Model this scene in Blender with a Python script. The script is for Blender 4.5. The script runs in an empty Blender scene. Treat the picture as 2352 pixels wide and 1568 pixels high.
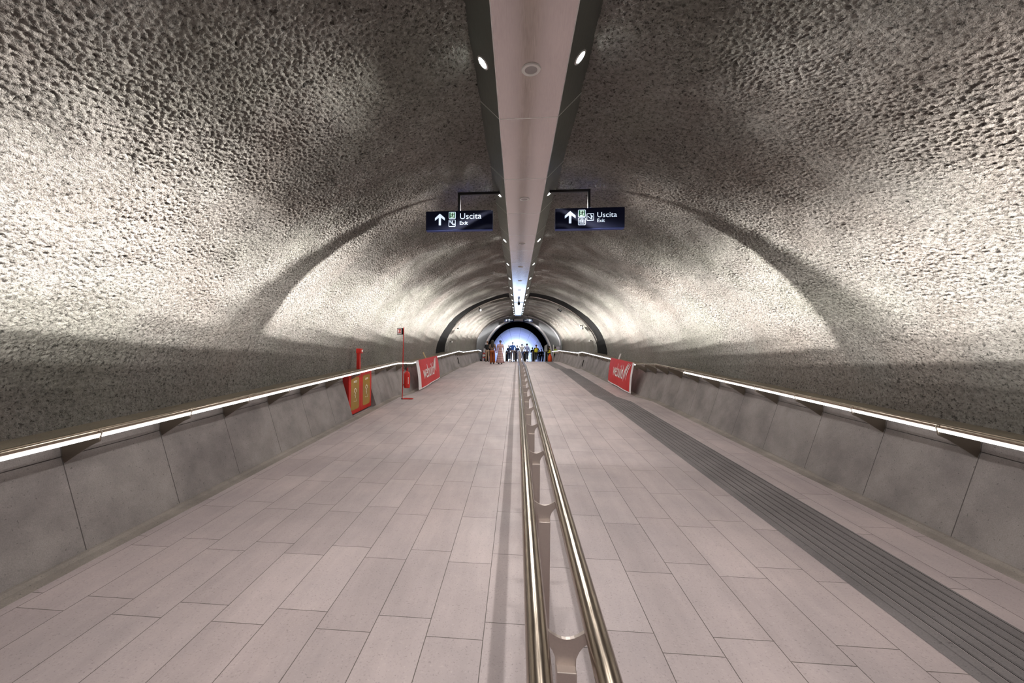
import bpy, math, random
import numpy as np
from mathutils import Vector, Matrix
random.seed(7)
SC = bpy.context.scene
COL = SC.collection
PI = math.pi

# ------------------------------------------------------------------ place constants
CX = 0.165            # corridor centre line
HB = 3.465            # half width between the wall feet
SB = 0.0659           # slope of vault and ceiling channel
KN = [(-8.0, -1.72-8*0.0724), (10.6, -0.9526), (12.1, -0.9526), (22.2, -0.272), (24.0, -0.272), (33.5, 0.17), (90.0, 0.17)]
def zf(y):
    for (a, za), (b, zb) in zip(KN, KN[1:]):
        if y <= b:
            return za + (zb-za)*(y-a)/(b-a)
    return KN[-1][1]
PITCH = 0.862
def jy(k): return 2.83 + PITCH*k
YEND = 36.2           # end of both low walls
def ease(t):
    t = max(0.0, min(1.0, t)); return t*t*(3-2*t)
def inb(side, y):     # the right wall bends inwards at its end
    return -0.42*ease((y-32.6)/3.6) if side > 0 else 0.0

# ------------------------------------------------------------------ mesh helpers
class MB:
    def __init__(s): s.v = []; s.f = []; s.m = []
    def add(s, vs, fs, mi=0):
        o = len(s.v); s.v += [tuple(v) for v in vs]
        for f in fs: s.f.append(tuple(o+i for i in f)); s.m.append(mi)
    def box(s, c, d, mi=0, M=None):
        x, y, z = c; a, b, e = d[0]/2, d[1]/2, d[2]/2
        vs = [Vector((sx*a, sy*b, sz*e)) for sz in (-1, 1) for sy in (-1, 1) for sx in (-1, 1)]
        if M is not None: vs = [M @ v for v in vs]
        vs = [(v[0]+x, v[1]+y, v[2]+z) for v in vs]
        s.add(vs, [(0, 2, 3, 1), (4, 5, 7, 6), (0, 1, 5, 4), (1, 3, 7, 5), (3, 2, 6, 7), (2, 0, 4, 6)], mi)
    def rings(s, rs, mi=0, caps=True, close=True):
        n = len(rs[0]); vs = [p for r in rs for p in r]; fs = []
        for i in range(len(rs)-1):
            for j in range(n if close else n-1):
                k = (j+1) % n
                fs.append((i*n+j, i*n+k, (i+1)*n+k, (i+1)*n+j))
        if caps and close:
            fs.append(tuple(range(n))[::-1]); fs.append(tuple((len(rs)-1)*n+j for j in range(n)))
        s.add(vs, fs, mi)
    def tube(s, path, r, n=10, mi=0, caps=True):
        rs = []; P = [Vector(p) for p in path]; R = r if isinstance(r, (list, tuple)) else [r]*len(P)
        up = None
        for i, p in enumerate(P):
            t = (P[min(i+1, len(P)-1)]-P[max(i-1, 0)]).normalized()
            if up is None:
                up = Vector((0, 0, 1)) if abs(t.z) < 0.9 else Vector((1, 0, 0))
            a = up - t*up.dot(t); a.normalize(); b = t.cross(a); up = a
            rs.append([p + (a*math.cos(2*PI*j/n)+b*math.sin(2*PI*j/n))*R[i] for j in range(n)])
        s.rings(rs, mi, caps)
    def lathe(s, prof, c, n=24, mi=0, M=None):
        rs = []
        for r, z in prof:
            ring = [Vector((r*math.cos(2*PI*j/n), r*math.sin(2*PI*j/n), z)) for j in range(n)]
            if M is not None: ring = [M @ p for p in ring]
            rs.append([p+Vector(c) for p in ring])
        s.rings(rs, mi)
    def prism(s, poly, f0, f1, mi=0):
        """poly 2D points, f0/f1 map a 2D point to the two faces"""
        n = len(poly)
        s.add([f0(p) for p in poly]+[f1(p) for p in poly],
              [tuple(range(n))[::-1], tuple(range(n, 2*n))]+[(i, (i+1) % n, n+(i+1) % n, n+i) for i in range(n)], mi)
    def ell(s, c, d, n=14, m=9, mi=0, M=None):
        rs = []
        for i in range(m+1):
            a = -PI/2+PI*i/m; r = max(math.cos(a), 0.02)
            ring = [Vector((d[0]*r*math.cos(2*PI*j/n), d[1]*r*math.sin(2*PI*j/n), d[2]*math.sin(a))) for j in range(n)]
            if M is not None: ring = [M @ p for p in ring]
            rs.append([p+Vector(c) for p in ring])
        s.rings(rs, mi)
    def build(s, name, mats, parent=None, smooth=False, bevel=0):
        me = bpy.data.meshes.new(name); me.from_pydata(s.v, [], s.f)
        if not isinstance(mats, (list, tuple)): mats = [mats]
        for m in mats: me.materials.append(m)
        me.polygons.foreach_set('material_index', s.m)
        if smooth: me.polygons.foreach_set('use_smooth', [True]*len(s.f))
        me.update()
        import bmesh
        bm = bmesh.new(); bm.from_mesh(me); bmesh.ops.recalc_face_normals(bm, faces=bm.faces); bm.to_mesh(me); bm.free()
        if smooth == 'auto':
            me.polygons.foreach_set('use_smooth', [True]*len(me.polygons)); me.set_sharp_from_angle(angle=math.radians(35))
        o = bpy.data.objects.new(name, me); COL.objects.link(o)
        if parent is not None: o.parent = parent
        if bevel:
            b = o.modifiers.new('bevel', 'BEVEL'); b.width = bevel; b.segments = 2; b.limit_method = 'ANGLE'
        return o
def tag(o, label=None, cat=None, group=None, kind=None):
    if label: o['label'] = label
    if cat: o['category'] = cat
    if group: o['group'] = group
    if kind: o['kind'] = kind
    return o
def thing(name, label, cat, loc=(0, 0, 0), group=None, rz=0.0):
    o = bpy.data.objects.new(name, None); COL.objects.link(o); o.location = loc; o.rotation_euler = (0, 0, rz)
    o.empty_display_size = 0.1
    return tag(o, label, cat, group)
def dup(root, loc, label, group=None):
    r = root.copy(); COL.objects.link(r); r.location = loc; r['label'] = label
    if group: r['group'] = group
    for ch in list(root.children):
        c = ch.copy(); COL.objects.link(c); c.parent = r
        for g in ch.children:
            d = g.copy(); COL.objects.link(d); d.parent = c
    return r
def text_mesh(body, size, width=None, bold=0.0):
    cu = bpy.data.curves.new('t', 'FONT'); cu.body = body; cu.size = size; cu.offset = bold; cu.resolution_u = 4
    o = bpy.data.objects.new('t', cu); COL.objects.link(o)
    dg = bpy.context.evaluated_depsgraph_get(); dg.update()
    me = bpy.data.meshes.new_from_object(o.evaluated_get(dg))
    vs = [tuple(v.co) for v in me.vertices]; fs = [tuple(p.vertices) for p in me.polygons]
    bpy.data.objects.remove(o); bpy.data.curves.remove(cu); bpy.data.meshes.remove(me)
    x0 = min(v[0] for v in vs); x1 = max(v[0] for v in vs)
    k = (width/(x1-x0)) if width else 1.0
    return [((v[0]-x0)*k, v[1]) for v in vs], fs

# ------------------------------------------------------------------ materials
def new_mat(name):
    m = bpy.data.materials.new(name); m.use_nodes = True
    nt = m.node_tree; b = nt.nodes['Principled BSDF']
    return m, nt, b
def N(nt, t, **kw):
    n = nt.nodes.new(t)
    for k, v in kw.items():
        if k.startswith('i_'): n.inputs[k[2:].replace('_', ' ')].default_value = v
        else: setattr(n, k, v)
    return n
def ramp(nt, src, stops):
    r = nt.nodes.new('ShaderNodeValToRGB'); e = r.color_ramp.elements
    while len(e) < len(stops): e.new(0.5)
    for el, (p, c) in zip(e, stops):
        el.position = p; el.color = (c, c, c, 1) if isinstance(c, (int, float)) else (*c, 1)
    nt.links.new(src, r.inputs['Fac']); return r.outputs['Color']
def noise(nt, vec, scale, detail=4, rough=0.55):
    n = N(nt, 'ShaderNodeTexNoise'); n.inputs['Scale'].default_value = scale
    n.inputs['Detail'].default_value = detail; n.inputs['Roughness'].default_value = rough
    if vec is not None: nt.links.new(vec, n.inputs['Vector'])
    return n.outputs['Fac']
def mul(nt, a, b, fac=1.0, mode='MULTIPLY'):
    m = N(nt, 'ShaderNodeMix', data_type='RGBA', blend_type=mode); m.inputs['Factor'].default_value = fac
    for s, i in ((a, 6), (b, 7)):
        if isinstance(s, tuple): m.inputs[i].default_value = (*s, 1)
        else: nt.links.new(s, m.inputs[i])
    return m.outputs[2]
def objvec(nt): return N(nt, 'ShaderNodeTexCoord').outputs['Object']
def plain(name, col, rough=0.5, metal=0.0, var=0.0, scale=20, bump=0.0, emit=0, spec=None, coat=0):
    m, nt, b = new_mat(name)
    b.inputs['Base Color'].default_value = (*col, 1); b.inputs['Roughness'].default_value = rough; b.inputs['Metallic'].default_value = metal
    if spec is not None: b.inputs['Specular IOR Level'].default_value = spec
    if coat: b.inputs['Coat Weight'].default_value = coat
    v = objvec(nt); nz = noise(nt, v, scale)
    if var:
        c = ramp(nt, nz, [(0.25, tuple(x*(1-var) for x in col)), (0.75, tuple(min(1, x*(1+var)) for x in col))])
        nt.links.new(c, b.inputs['Base Color'])
    if bump:
        bp = N(nt, 'ShaderNodeBump'); bp.inputs['Strength'].default_value = bump; bp.inputs['Distance'].default_value = 0.01
        nt.links.new(nz, bp.inputs['Height']); nt.links.new(bp.outputs['Normal'], b.inputs['Normal'])
    if emit:
        b.inputs['Emission Color'].default_value = (*col, 1); b.inputs['Emission Strength'].default_value = emit
    return m

def shotcrete_mat():
    m, nt, b = new_mat('sprayed_concrete'); v = objvec(nt)
    big = ramp(nt, noise(nt, v, 0.9, 3), [(0.3, (0.262, 0.246, 0.224)), (0.7, (0.33, 0.311, 0.287))])
    big = mul(nt, big, ramp(nt, noise(nt, v, 0.55, 3), [(0.36, (1.03, 0.985, 0.97)), (0.5, (1.0, 1.0, 1.0)), (0.64, (0.97, 1.0, 0.965))]))
    fine = ramp(nt, noise(nt, v, 26, 6, 0.65), [(0.34, 0.62), (0.62, 1.12)])
    c = mul(nt, big, fine)
    pit = ramp(nt, noise(nt, v, 24, 3, 0.55), [(0.325, 0.34), (0.395, 1.0)])  # dark specks in the colour imitate the shade inside deep pits
    pit_shade2 = ramp(nt, noise(nt, v, 52, 3, 0.6), [(0.33, 0.30), (0.42, 1.0)])
    c = mul(nt, mul(nt, c, pit, 0.9), pit_shade2, 0.9)
    nt.links.new(c, b.inputs['Base Color']); b.inputs['Roughness'].default_value = 0.95
    b.inputs['Specular IOR Level'].default_value = 0.15
    h1 = noise(nt, v, 42, 5, 0.65); h2 = noise(nt, v, 110, 3, 0.6)
    mx = N(nt, 'ShaderNodeMath', operation='MULTIPLY_ADD'); nt.links.new(h2, mx.inputs[0]); mx.inputs[1].default_value = 0.45; nt.links.new(h1, mx.inputs[2])
    bp = N(nt, 'ShaderNodeBump'); bp.inputs['Strength'].default_value = 1.0; bp.inputs['Distance'].default_value = 0.028
    nt.links.new(mx.outputs[0], bp.inputs['Height']); nt.links.new(bp.outputs['Normal'], b.inputs['Normal'])
    return m
def concrete_mat(name, col, lo=0.78, hi=1.18):
    m, nt, b = new_mat(name); v = objvec(nt)
    big = ramp(nt, noise(nt, v, 1.6, 5, 0.62), [(0.3, tuple(c*lo for c in col)), (0.72, tuple(c*hi for c in col))])
    spk = ramp(nt, noise(nt, v, 55, 2, 0.5), [(0.26, 0.45), (0.34, 1.0)])
    fin = ramp(nt, noise(nt, v, 140, 2, 0.5), [(0.3, 0.86), (0.7, 1.1)])
    c = mul(nt, mul(nt, big, spk, 0.8), fin)
    nt.links.new(c, b.inputs['Base Color']); b.inputs['Roughness'].default_value = 0.8
    b.inputs['Specular IOR Level'].default_value = 0.25
    bp = N(nt, 'ShaderNodeBump'); bp.inputs['Strength'].default_value = 0.25; bp.inputs['Distance'].default_value = 0.004
    nt.links.new(noise(nt, v, 60, 4), bp.inputs['Height']); nt.links.new(bp.outputs['Normal'], b.inputs['Normal'])
    return m
def tile_mat():
    m, nt, b = new_mat('stone_paving'); v = objvec(nt)
    sp = N(nt, 'ShaderNodeSeparateXYZ'); nt.links.new(v, sp.inputs[0])
    ax = N(nt, 'ShaderNodeMath', operation='ADD'); ax.inputs[1].default_value = 74.7-2.235; nt.links.new(sp.outputs['Y'], ax.inputs[0])
    ay = N(nt, 'ShaderNodeMath', operation='ADD'); ay.inputs[1].default_value = 0.175+0.326*20; nt.links.new(sp.outputs['X'], ay.inputs[0])
    cv = N(nt, 'ShaderNodeCombineXYZ'); nt.links.new(ax.outputs[0], cv.inputs[0]); nt.links.new(ay.outputs[0], cv.inputs[1])
    br = N(nt, 'ShaderNodeTexBrick', offset=0.811, offset_frequency=2, squash=1.0)
    nt.links.new(cv.outputs[0], br.inputs['Vector'])
    for k, val in (('Scale', 1.0), ('Mortar Size', 0.0026), ('Mortar Smooth', 0.15), ('Bias', 0.0), ('Brick Width', 0.747), ('Row Height', 0.326)):
        br.inputs[k].default_value = val
    br.inputs['Color1'].default_value = (0.375, 0.318, 0.322, 1); br.inputs['Color2'].default_value = (0.425, 0.363, 0.366, 1)
    br.inputs['Mortar'].default_value = (0.12, 0.10, 0.095, 1)
    wear = ramp(nt, noise(nt, v, 0.8, 6, 0.65), [(0.3, (0.84, 0.85, 0.86)), (0.7, (1.1, 1.08, 1.06))])
    mp = N(nt, 'ShaderNodeMapping'); mp.inputs['Scale'].default_value = (9, 1.2, 1); nt.links.new(v, mp.inputs[0])
    streak = ramp(nt, noise(nt, mp.outputs[0], 1.0, 4, 0.6), [(0.3, 0.93), (0.7, 1.06)])
    spk = ramp(nt, noise(nt, v, 90, 2), [(0.28, 0.72), (0.40, 1.0), (0.62, 1.0), (0.74, 1.14)])
    c = mul(nt, mul(nt, mul(nt, br.outputs['Color'], wear), streak), spk)
    nt.links.new(c, b.inputs['Base Color'])
    nt.links.new(ramp(nt, noise(nt, v, 3, 4), [(0.3, 0.48), (0.7, 0.66)]), b.inputs['Roughness'])
    b.inputs['Specular IOR Level'].default_value = 0.3
    inv = N(nt, 'ShaderNodeMath', operation='SUBTRACT'); inv.inputs[0].default_value = 1.0; nt.links.new(br.outputs['Fac'], inv.inputs[1])
    bp = N(nt, 'ShaderNodeBump'); bp.inputs['Strength'].default_value = 0.5; bp.inputs['Distance'].default_value = 0.004
    nt.links.new(inv.outputs[0], bp.inputs['Height']); nt.links.new(bp.outputs['Normal'], b.inputs['Normal'])
    return m
def brushed(name, col, rough=0.25, metal=1.0):
    m, nt, b = new_mat(name); v = objvec(nt)
    mp = N(nt, 'ShaderNodeMapping'); mp.inputs['Scale'].default_value = (60, 1.0, 60); nt.links.new(v, mp.inputs[0])
    nz = noise(nt, mp.outputs[0], 3, 3)
    nt.links.new(ramp(nt, nz, [(0.3, tuple(c*0.92 for c in col)), (0.7, tuple(min(1, c*1.06) for c in col))]), b.inputs['Base Color'])
    nt.links.new(ramp(nt, nz, [(0.3, rough*0.85), (0.7, rough*1.2)]), b.inputs['Roughness'])
    b.inputs['Metallic'].default_value = metal
    return m
def emis(name, col, s):
    m, nt, b = new_mat(name)
    b.inputs['Base Color'].default_value = (*[c*0.6 for c in col], 1); b.inputs['Emission Color'].default_value = (*col, 1); b.inputs['Emission Strength'].default_value = s
    return m
def plaid_mat():
    m, nt, b = new_mat('plaid_cotton'); v = objvec(nt)
    sp = N(nt, 'ShaderNodeSeparateXYZ'); nt.links.new(v, sp.inputs[0]); out = None
    for ax, k in (('X', 62), ('Z', 50)):
        s = N(nt, 'ShaderNodeMath', operation='MULTIPLY'); s.inputs[1].default_value = k; nt.links.new(sp.outputs[ax], s.inputs[0])
        w = N(nt, 'ShaderNodeMath', operation='SINE'); nt.links.new(s.outputs[0], w.inputs[0])
        c = ramp(nt, w.outputs[0], [(0.0, (0.62, 0.42, 0.40)), (0.5, (0.20, 0.08, 0.09))])
        out = c if out is None else mul(nt, out, c, 0.5, 'MIX')
    nt.links.new(out, b.inputs['Base Color']); b.inputs['Roughness'].default_value = 0.9
    return m
def grid_mat():
    """panel cladding of the far hall, joints along the arch and across it (UV in metres)"""
    m, nt, b = new_mat('pale_cladding_panels')
    uv = N(nt, 'ShaderNodeTexCoord').outputs['UV']
    br = N(nt, 'ShaderNodeTexBrick', offset=0.0, squash=1.0); nt.links.new(uv, br.inputs['Vector'])
    for k, val in (('Scale', 1.0), ('Mortar Size', 0.022), ('Brick Width', 1.35), ('Row Height', 2.6), ('Bias', 0.0)): br.inputs[k].default_value = val
    br.inputs['Color1'].default_value = (0.62, 0.62, 0.70, 1); br.inputs['Color2'].default_value = (0.72, 0.72, 0.80, 1); br.inputs['Mortar'].default_value = (0.2, 0.2, 0.26, 1)
    c = mul(nt, br.outputs['Color'], ramp(nt, noise(nt, uv, 0.9, 4), [(0.3, 0.8), (0.7, 1.08)]))
    nt.links.new(c, b.inputs['Base Color']); b.inputs['Roughness'].default_value = 0.55
    return m

M = {}
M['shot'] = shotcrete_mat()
M['conc'] = concrete_mat('precast_concrete', (0.25, 0.226, 0.22), 0.66, 1.3)
M['ledge'] = concrete_mat('ledge_screed', (0.24, 0.205, 0.16))
M['kerb'] = concrete_mat('kerb_mortar', (0.25, 0.22, 0.20), 0.6, 1.3)
M['tile'] = tile_mat()
M['groove'] = plain('dark_joint_gap', (0.075, 0.066, 0.064), 0.9, var=0.2)  # dark colour of the wall panel joints
M['tact'] = concrete_mat('tactile_dark_stone', (0.17, 0.155, 0.158), 0.8, 1.2)
M['tactg'] = plain('tactile_groove', (0.008, 0.008, 0.008), 0.8, var=0.2)
M['steel'] = brushed('polished_bronze_steel', (0.36, 0.305, 0.25), 0.2)
M['steelw'] = brushed('satin_bronze_steel', (0.50, 0.44, 0.41), 0.5)
M['brk'] = brushed('bracket_steel', (0.30, 0.26, 0.22), 0.4)
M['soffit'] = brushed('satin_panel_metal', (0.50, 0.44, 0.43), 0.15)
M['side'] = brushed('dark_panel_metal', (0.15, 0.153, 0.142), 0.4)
M['alu'] = plain('aluminium_edge', (0.75, 0.73, 0.72), 0.35, 0.6, var=0.05)
M['led'] = emis('led_diffuser', (1.0, 0.96, 0.94), 5.5)
M['lens'] = emis('spot_lens', (0.93, 1.0, 0.98), 60.0)
M['trimw'] = plain('white_trim', (0.72, 0.70, 0.68), 0.4, var=0.04)
M['grille'] = plain('speaker_grille', (0.36, 0.33, 0.33), 0.6, var=0.1, scale=300)
M['black'] = plain('black_sheet', (0.007, 0.007, 0.007), 0.8, var=0.15, spec=0.12)
M['void'] = plain('matt_black_lining', (0.004, 0.004, 0.004), 0.95, var=0.1, spec=0.0)
M['blackarm'] = plain('black_steel', (0.010, 0.010, 0.010), 0.5, var=0.1)
M['navy'] = plain('navy_sign_face', (0.003, 0.006, 0.030), 0.5, var=0.05, spec=0.2)
M['navyedge'] = emis('lit_sign_edge', (0.02, 0.05, 0.24), 0.15)
M['slit'] = emis('lit_sign_white', (0.72, 0.84, 1.0), 0.95)
M['sgreen'] = emis('lit_sign_green', (0.01, 0.14, 0.05), 0.5)
M['spale'] = emis('lit_sign_pale_green', (0.60, 0.85, 0.68), 0.75)
M['dk'] = plain('sign_black_ink', (0.006, 0.012, 0.008), 0.5, var=0.1)
M['red'] = plain('red_enamel', (0.50, 0.022, 0.016), 0.4, var=0.08, spec=0.3)
M['redd'] = plain('red_steel_inside', (0.30, 0.006, 0.005), 0.5, var=0.08)
M['gold'] = plain('gold_window', (0.30, 0.175, 0.012), 0.32, 0.0, var=0.2, scale=3)
M['white'] = plain('white_ink', (0.85, 0.83, 0.80), 0.5, var=0.03)
M['vinyl'] = plain('red_vinyl', (0.55, 0.016, 0.018), 0.42, var=0.12, scale=6, spec=0.25)
M['vinylw'] = plain('white_vinyl', (0.80, 0.77, 0.78), 0.35, var=0.05)
M['wood'] = plain('pale_timber', (0.55, 0.42, 0.24), 0.7, var=0.2)
M['rubber'] = plain('black_rubber', (0.012, 0.012, 0.012), 0.55, var=0.1)
M['grey'] = plain('grey_portal_panel', (0.235, 0.245, 0.26), 0.5, var=0.08, scale=2)
M['pale'] = plain('pale_portal_edge', (0.70, 0.69, 0.74), 0.45, var=0.04)
M['inox'] = brushed('stainless_steel', (0.62, 0.60, 0.56), 0.3); M['gate'] = brushed('gate_steel', (0.20, 0.19, 0.175), 0.45, 0.3)
M['glass'] = plain('gate_glass', (0.55, 0.65, 0.75), 0.08, var=0.02)
M['hall'] = grid_mat()
M['hallfloor'] = plain('pale_hall_floor', (0.55, 0.55, 0.60), 0.25, var=0.06, scale=1.5)
M['day'] = emis('daylit_glazing', (0.55, 0.72, 1.0), 6.5)

# ------------------------------------------------------------------ numpy noise
def _h(ix, iy, seed):
    with np.errstate(over='ignore'):
        h = (ix.astype(np.int64)*374761393 + iy.astype(np.int64)*668265263 + seed*1442695041) & 0xffffffff
        h = ((h ^ (h >> 13))*1274126177) & 0xffffffff
        h = (h ^ (h >> 16)) & 0xffffffff
    return h/4294967295.0
def perlin(x, y, seed=0):
    x0 = np.floor(x); y0 = np.floor(y); fx = x-x0; fy = y-y0
    u = fx*fx*fx*(fx*(fx*6-15)+10); w = fy*fy*fy*(fy*(fy*6-15)+10)
    def g(ix, iy, dx, dy):
        a = _h(ix, iy, seed)*2*PI
        return np.cos(a)*dx+np.sin(a)*dy
    n00 = g(x0, y0, fx, fy); n10 = g(x0+1, y0, fx-1, fy); n01 = g(x0, y0+1, fx, fy-1); n11 = g(x0+1, y0+1, fx-1, fy-1)
    a = n00+u*(n10-n00); b = n01+u*(n11-n01)
    return (a+w*(b-a))*1.5
def worley(x, y, seed=0):
    x0 = np.floor(x); y0 = np.floor(y); best = np.full(x.shape, 9.0)
    for i in (-1, 0, 1):
        for j in (-1, 0, 1):
            px = x0+i+_h(x0+i, y0+j, seed); py = y0+j+_h(x0+i, y0+j, seed+17)
            best = np.minimum(best, (px-x)**2+(py-y)**2)
    return np.sqrt(best)

# ------------------------------------------------------------------ vault
def arch_curve(a, b, n, p=1.85, drop=0.45):
    th = np.linspace(0, PI, 4000)
    x = a*np.sign(np.cos(th))*np.abs(np.cos(th))**(2/p); z = b*np.abs(np.sin(th))**(2/p)
    x = np.concatenate([[a, a], x, [-a, -a]]); z = np.concatenate([[-drop, -drop/2], z, [-drop/2, -drop]])
    s = np.concatenate([[0], np.cumsum(np.hypot(np.diff(x), np.diff(z)))])
    t = np.linspace(0, s[-1], n)
    X = np.interp(t, s, x); Z = np.interp(t, s, z)
    dx = np.gradient(X, t); dz = np.gradient(Z, t)
    L = np.hypot(dx, dz); nx, nz = dz/L, -dx/L          # outward
    return X, Z, nx, nz, t
def grid_mesh(name, P, mat, kind='structure', uv=None):
    ny, nx = P.shape[:2]
    me = bpy.data.meshes.new(name)
    idx = np.arange(ny*nx).reshape(ny, nx)
    q = np.stack([idx[:-1, :-1], idx[:-1, 1:], idx[1:, 1:], idx[1:, :-1]], -1).reshape(-1, 4)
    me.vertices.add(ny*nx); me.vertices.foreach_set('co', P.reshape(-1).astype(np.float32))
    me.loops.add(q.size); me.loops.foreach_set('vertex_index', q.reshape(-1).astype(np.int32))
    me.polygons.add(len(q)); me.polygons.foreach_set('loop_start', np.arange(0, q.size, 4, dtype=np.int32))
    me.polygons.foreach_set('loop_total', np.full(len(q), 4, dtype=np.int32))
    me.update(calc_edges=True); me.validate()
    me.polygons.foreach_set('use_smooth', np.ones(len(q), dtype=bool))
    if uv is not None:
        l = me.uv_layers.new(name='UVMap'); l.data.foreach_set('uv', uv.reshape(-1, 2)[q.reshape(-1)].astype(np.float32).reshape(-1))
    me.materials.append(mat)
    o = bpy.data.objects.new(name, me); COL.objects.link(o)
    if kind: o['kind'] = kind
    return o
A1, RISE = 4.1, 2.955
def vbase(y): return -0.80+SB*y
def vault(name, ys, n, rough, seed):
    X, Z, nx, nz, t = arch_curve(A1, RISE, n)
    ys = np.array(ys); S, Y = np.meshgrid(t, ys)
    low = perlin(S/1.7, Y/1.5, seed)*0.032 + perlin(S/4.0, Y/1.0, seed+1)*0.014
    mid = perlin(S/0.33, Y/0.33, seed+2)*0.012
    mask = np.clip(0.8+0.7*perlin(S/1.1, Y/1.1, seed+3)+0.25*perlin(S/0.4, Y/0.4, seed+8), 0.3, 1.3)
    pop = (0.5-worley(S/0.0225, Y/0.0225, seed+4))*0.013 + perlin(S/0.021, Y/0.021, seed+5)*0.006
    pits = -np.clip(perlin(S/0.027, Y/0.025, seed+6)-0.33, 0, 1)*0.038 - np.clip(perlin(S/0.05, Y/0.045, seed+7)-0.72, 0, 1)*0.11
    tt = np.clip((Y-7.5)/8.0, 0, 1)
    d = -(low+mid) - (pop+pits)*mask*rough*(1-0.6*tt*tt*(3-2*tt))
    P = np.empty(S.shape+(3,))
    P[..., 0] = CX+X[None]+nx[None]*d; P[..., 1] = Y; P[..., 2] = vbase(Y)+Z[None]+nz[None]*d
    # thick rim turned outwards at both ends
    def rim(row, k):
        r = row.copy(); r[:, 0] += nx*k; r[:, 2] += nz*k; return r
    P = np.concatenate([rim(P[0], 0.5)[None], P, rim(P[-1], 0.16)[None], rim(P[-1], 0.5)[None]], 0)
    P[-1, :, 1] += 0.06
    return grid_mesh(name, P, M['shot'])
ys = list(np.arange(-4.0, 1.6, 0.2)); y = 1.6
while y < 19.2:
    ys.append(y); y += 0.009 if y < 5.5 else 0.009+(y-5.5)*0.0022
ys.append(19.2)
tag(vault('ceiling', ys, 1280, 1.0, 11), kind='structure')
ys = []; y = 22.4
while y < 38.5: ys.append(y); y += 0.05+(y-22)*0.002
ys.append(38.5)
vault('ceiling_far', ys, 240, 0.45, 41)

# dark lining between the two vaults
def lining(name, y0, y1, a, bfun, zfun, mat, n=72, ny=6, p=1.85, drop=0.5, cx=CX, uv=False):
    P = []; U = []
    for y in np.linspace(y0, y1, ny):
        X, Z, nx, nz, t = arch_curve(a, bfun(y), n, p, drop)
        P.append(np.stack([cx+X, np.full(n, y), zfun(y)+Z], -1)); U.append(np.stack([t, np.full(n, y)], -1))
    return grid_mesh(name, np.array(P), mat, 'structure', np.array(U) if uv else None)
lining('trim_1', 19.1, 22.5, 4.26, lambda y: RISE+0.13, vbase, M['black'])
# pipe and cable on the dark lining
def arch_path(y, a, b, a0, a1, n, p=1.85, cx=CX, z0=None):
    out = []; z0 = vbase(y) if z0 is None else z0
    for i in range(n+1):
        th = math.radians(a0+(a1-a0)*i/n); c, s = math.cos(th), math.sin(th)
        out.append((cx+a*math.copysign(abs(c)**(2/p), c), y, z0+b*abs(s)**(2/p)))
    return out
mb = MB(); mb.tube(arch_path(21.4, 4.16, RISE+0.06, 12, 82, 26), 0.035, 8)
o = mb.build('pipe', M['inox'], None, True); tag(o, 'grey conduit pipe curving up the right half of the black arch', 'pipe', 'conduits on the black arch')
mb = MB(); mb.tube(arch_path(21.4, 4.16, RISE+0.06, 101, 150, 22), 0.035, 8)
o = mb.build('pipe', M['inox'], None, True); tag(o, 'grey conduit pipe curving up the left half of the black arch', 'pipe', 'conduits on the black arch')

# ------------------------------------------------------------------ floor
def sweep(name, prof, ylist, mats, mi=None, side=1, off=None, kind='structure', smooth=False, parent=None, z0=zf):
    """prof: (o, z) outwards from the wall foot; swept along the sloping floor"""
    mb = MB(); n = len(prof); vs = []; fs = []; ms = []
    for y in ylist:
        for (o, z) in (prof(y) if callable(prof) else prof):
            vs.append((CX+side*(HB+o+inb(side, y)), y, z0(y)+z))
    for i in range(len(ylist)-1):
        for j in range(n-1):
            fs.append((i*n+j, i*n+j+1, (i+1)*n+j+1, (i+1)*n+j))
            mb.m.append(mi[j] if mi else 0)
    mb.v = vs; mb.f = fs
    return mb
floor_y = sorted(set([-4.2]+[k for k, _ in KN if -4 < k < 80]+list(np.arange(-3, 39.1, 1.0))+[39.2]))
mb = MB(); xs = np.linspace(-4.7, 5.0, 12); ny = len(floor_y)
mb.v = [(x, y, zf(y)) for y in floor_y for x in xs]
mb.f = [(i*12+j, i*12+j+1, (i+1)*12+j+1, (i+1)*12+j) for i in range(ny-1) for j in range(11)]; mb.m = [0]*len(mb.f)
tag(mb.build('floor', M['tile']), kind='structure')
mb = MB(); mb.v = [(x, y, 0.17) for y in (39.2, 78) for x in (-5, 5.3)]; mb.f = [(0, 1, 3, 2)]; mb.m = [0]
tag(mb.build('floor_hall', M['hallfloor']), kind='structure')

# mortar kerb along each wall foot
kn = [k for k, _ in KN]
def span(a, b, step=0.8):
    s = {a, b} | {k for k in kn if a < k < b} | set(np.arange(math.ceil(a/step)*step, b, step))
    return sorted(s)
for side, nm in ((-1, 'baseboard_left'), (1, 'baseboard_right')):
    mb = sweep(nm, [(-0.115, -0.005), (-0.11, 0.004), (-0.03, 0.012), (0.0, 0.03), (0.03, 0.03)], span(-4, YEND), M['kerb'], side=side)
    tag(mb.build(nm, M['kerb']), kind='structure')

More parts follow.
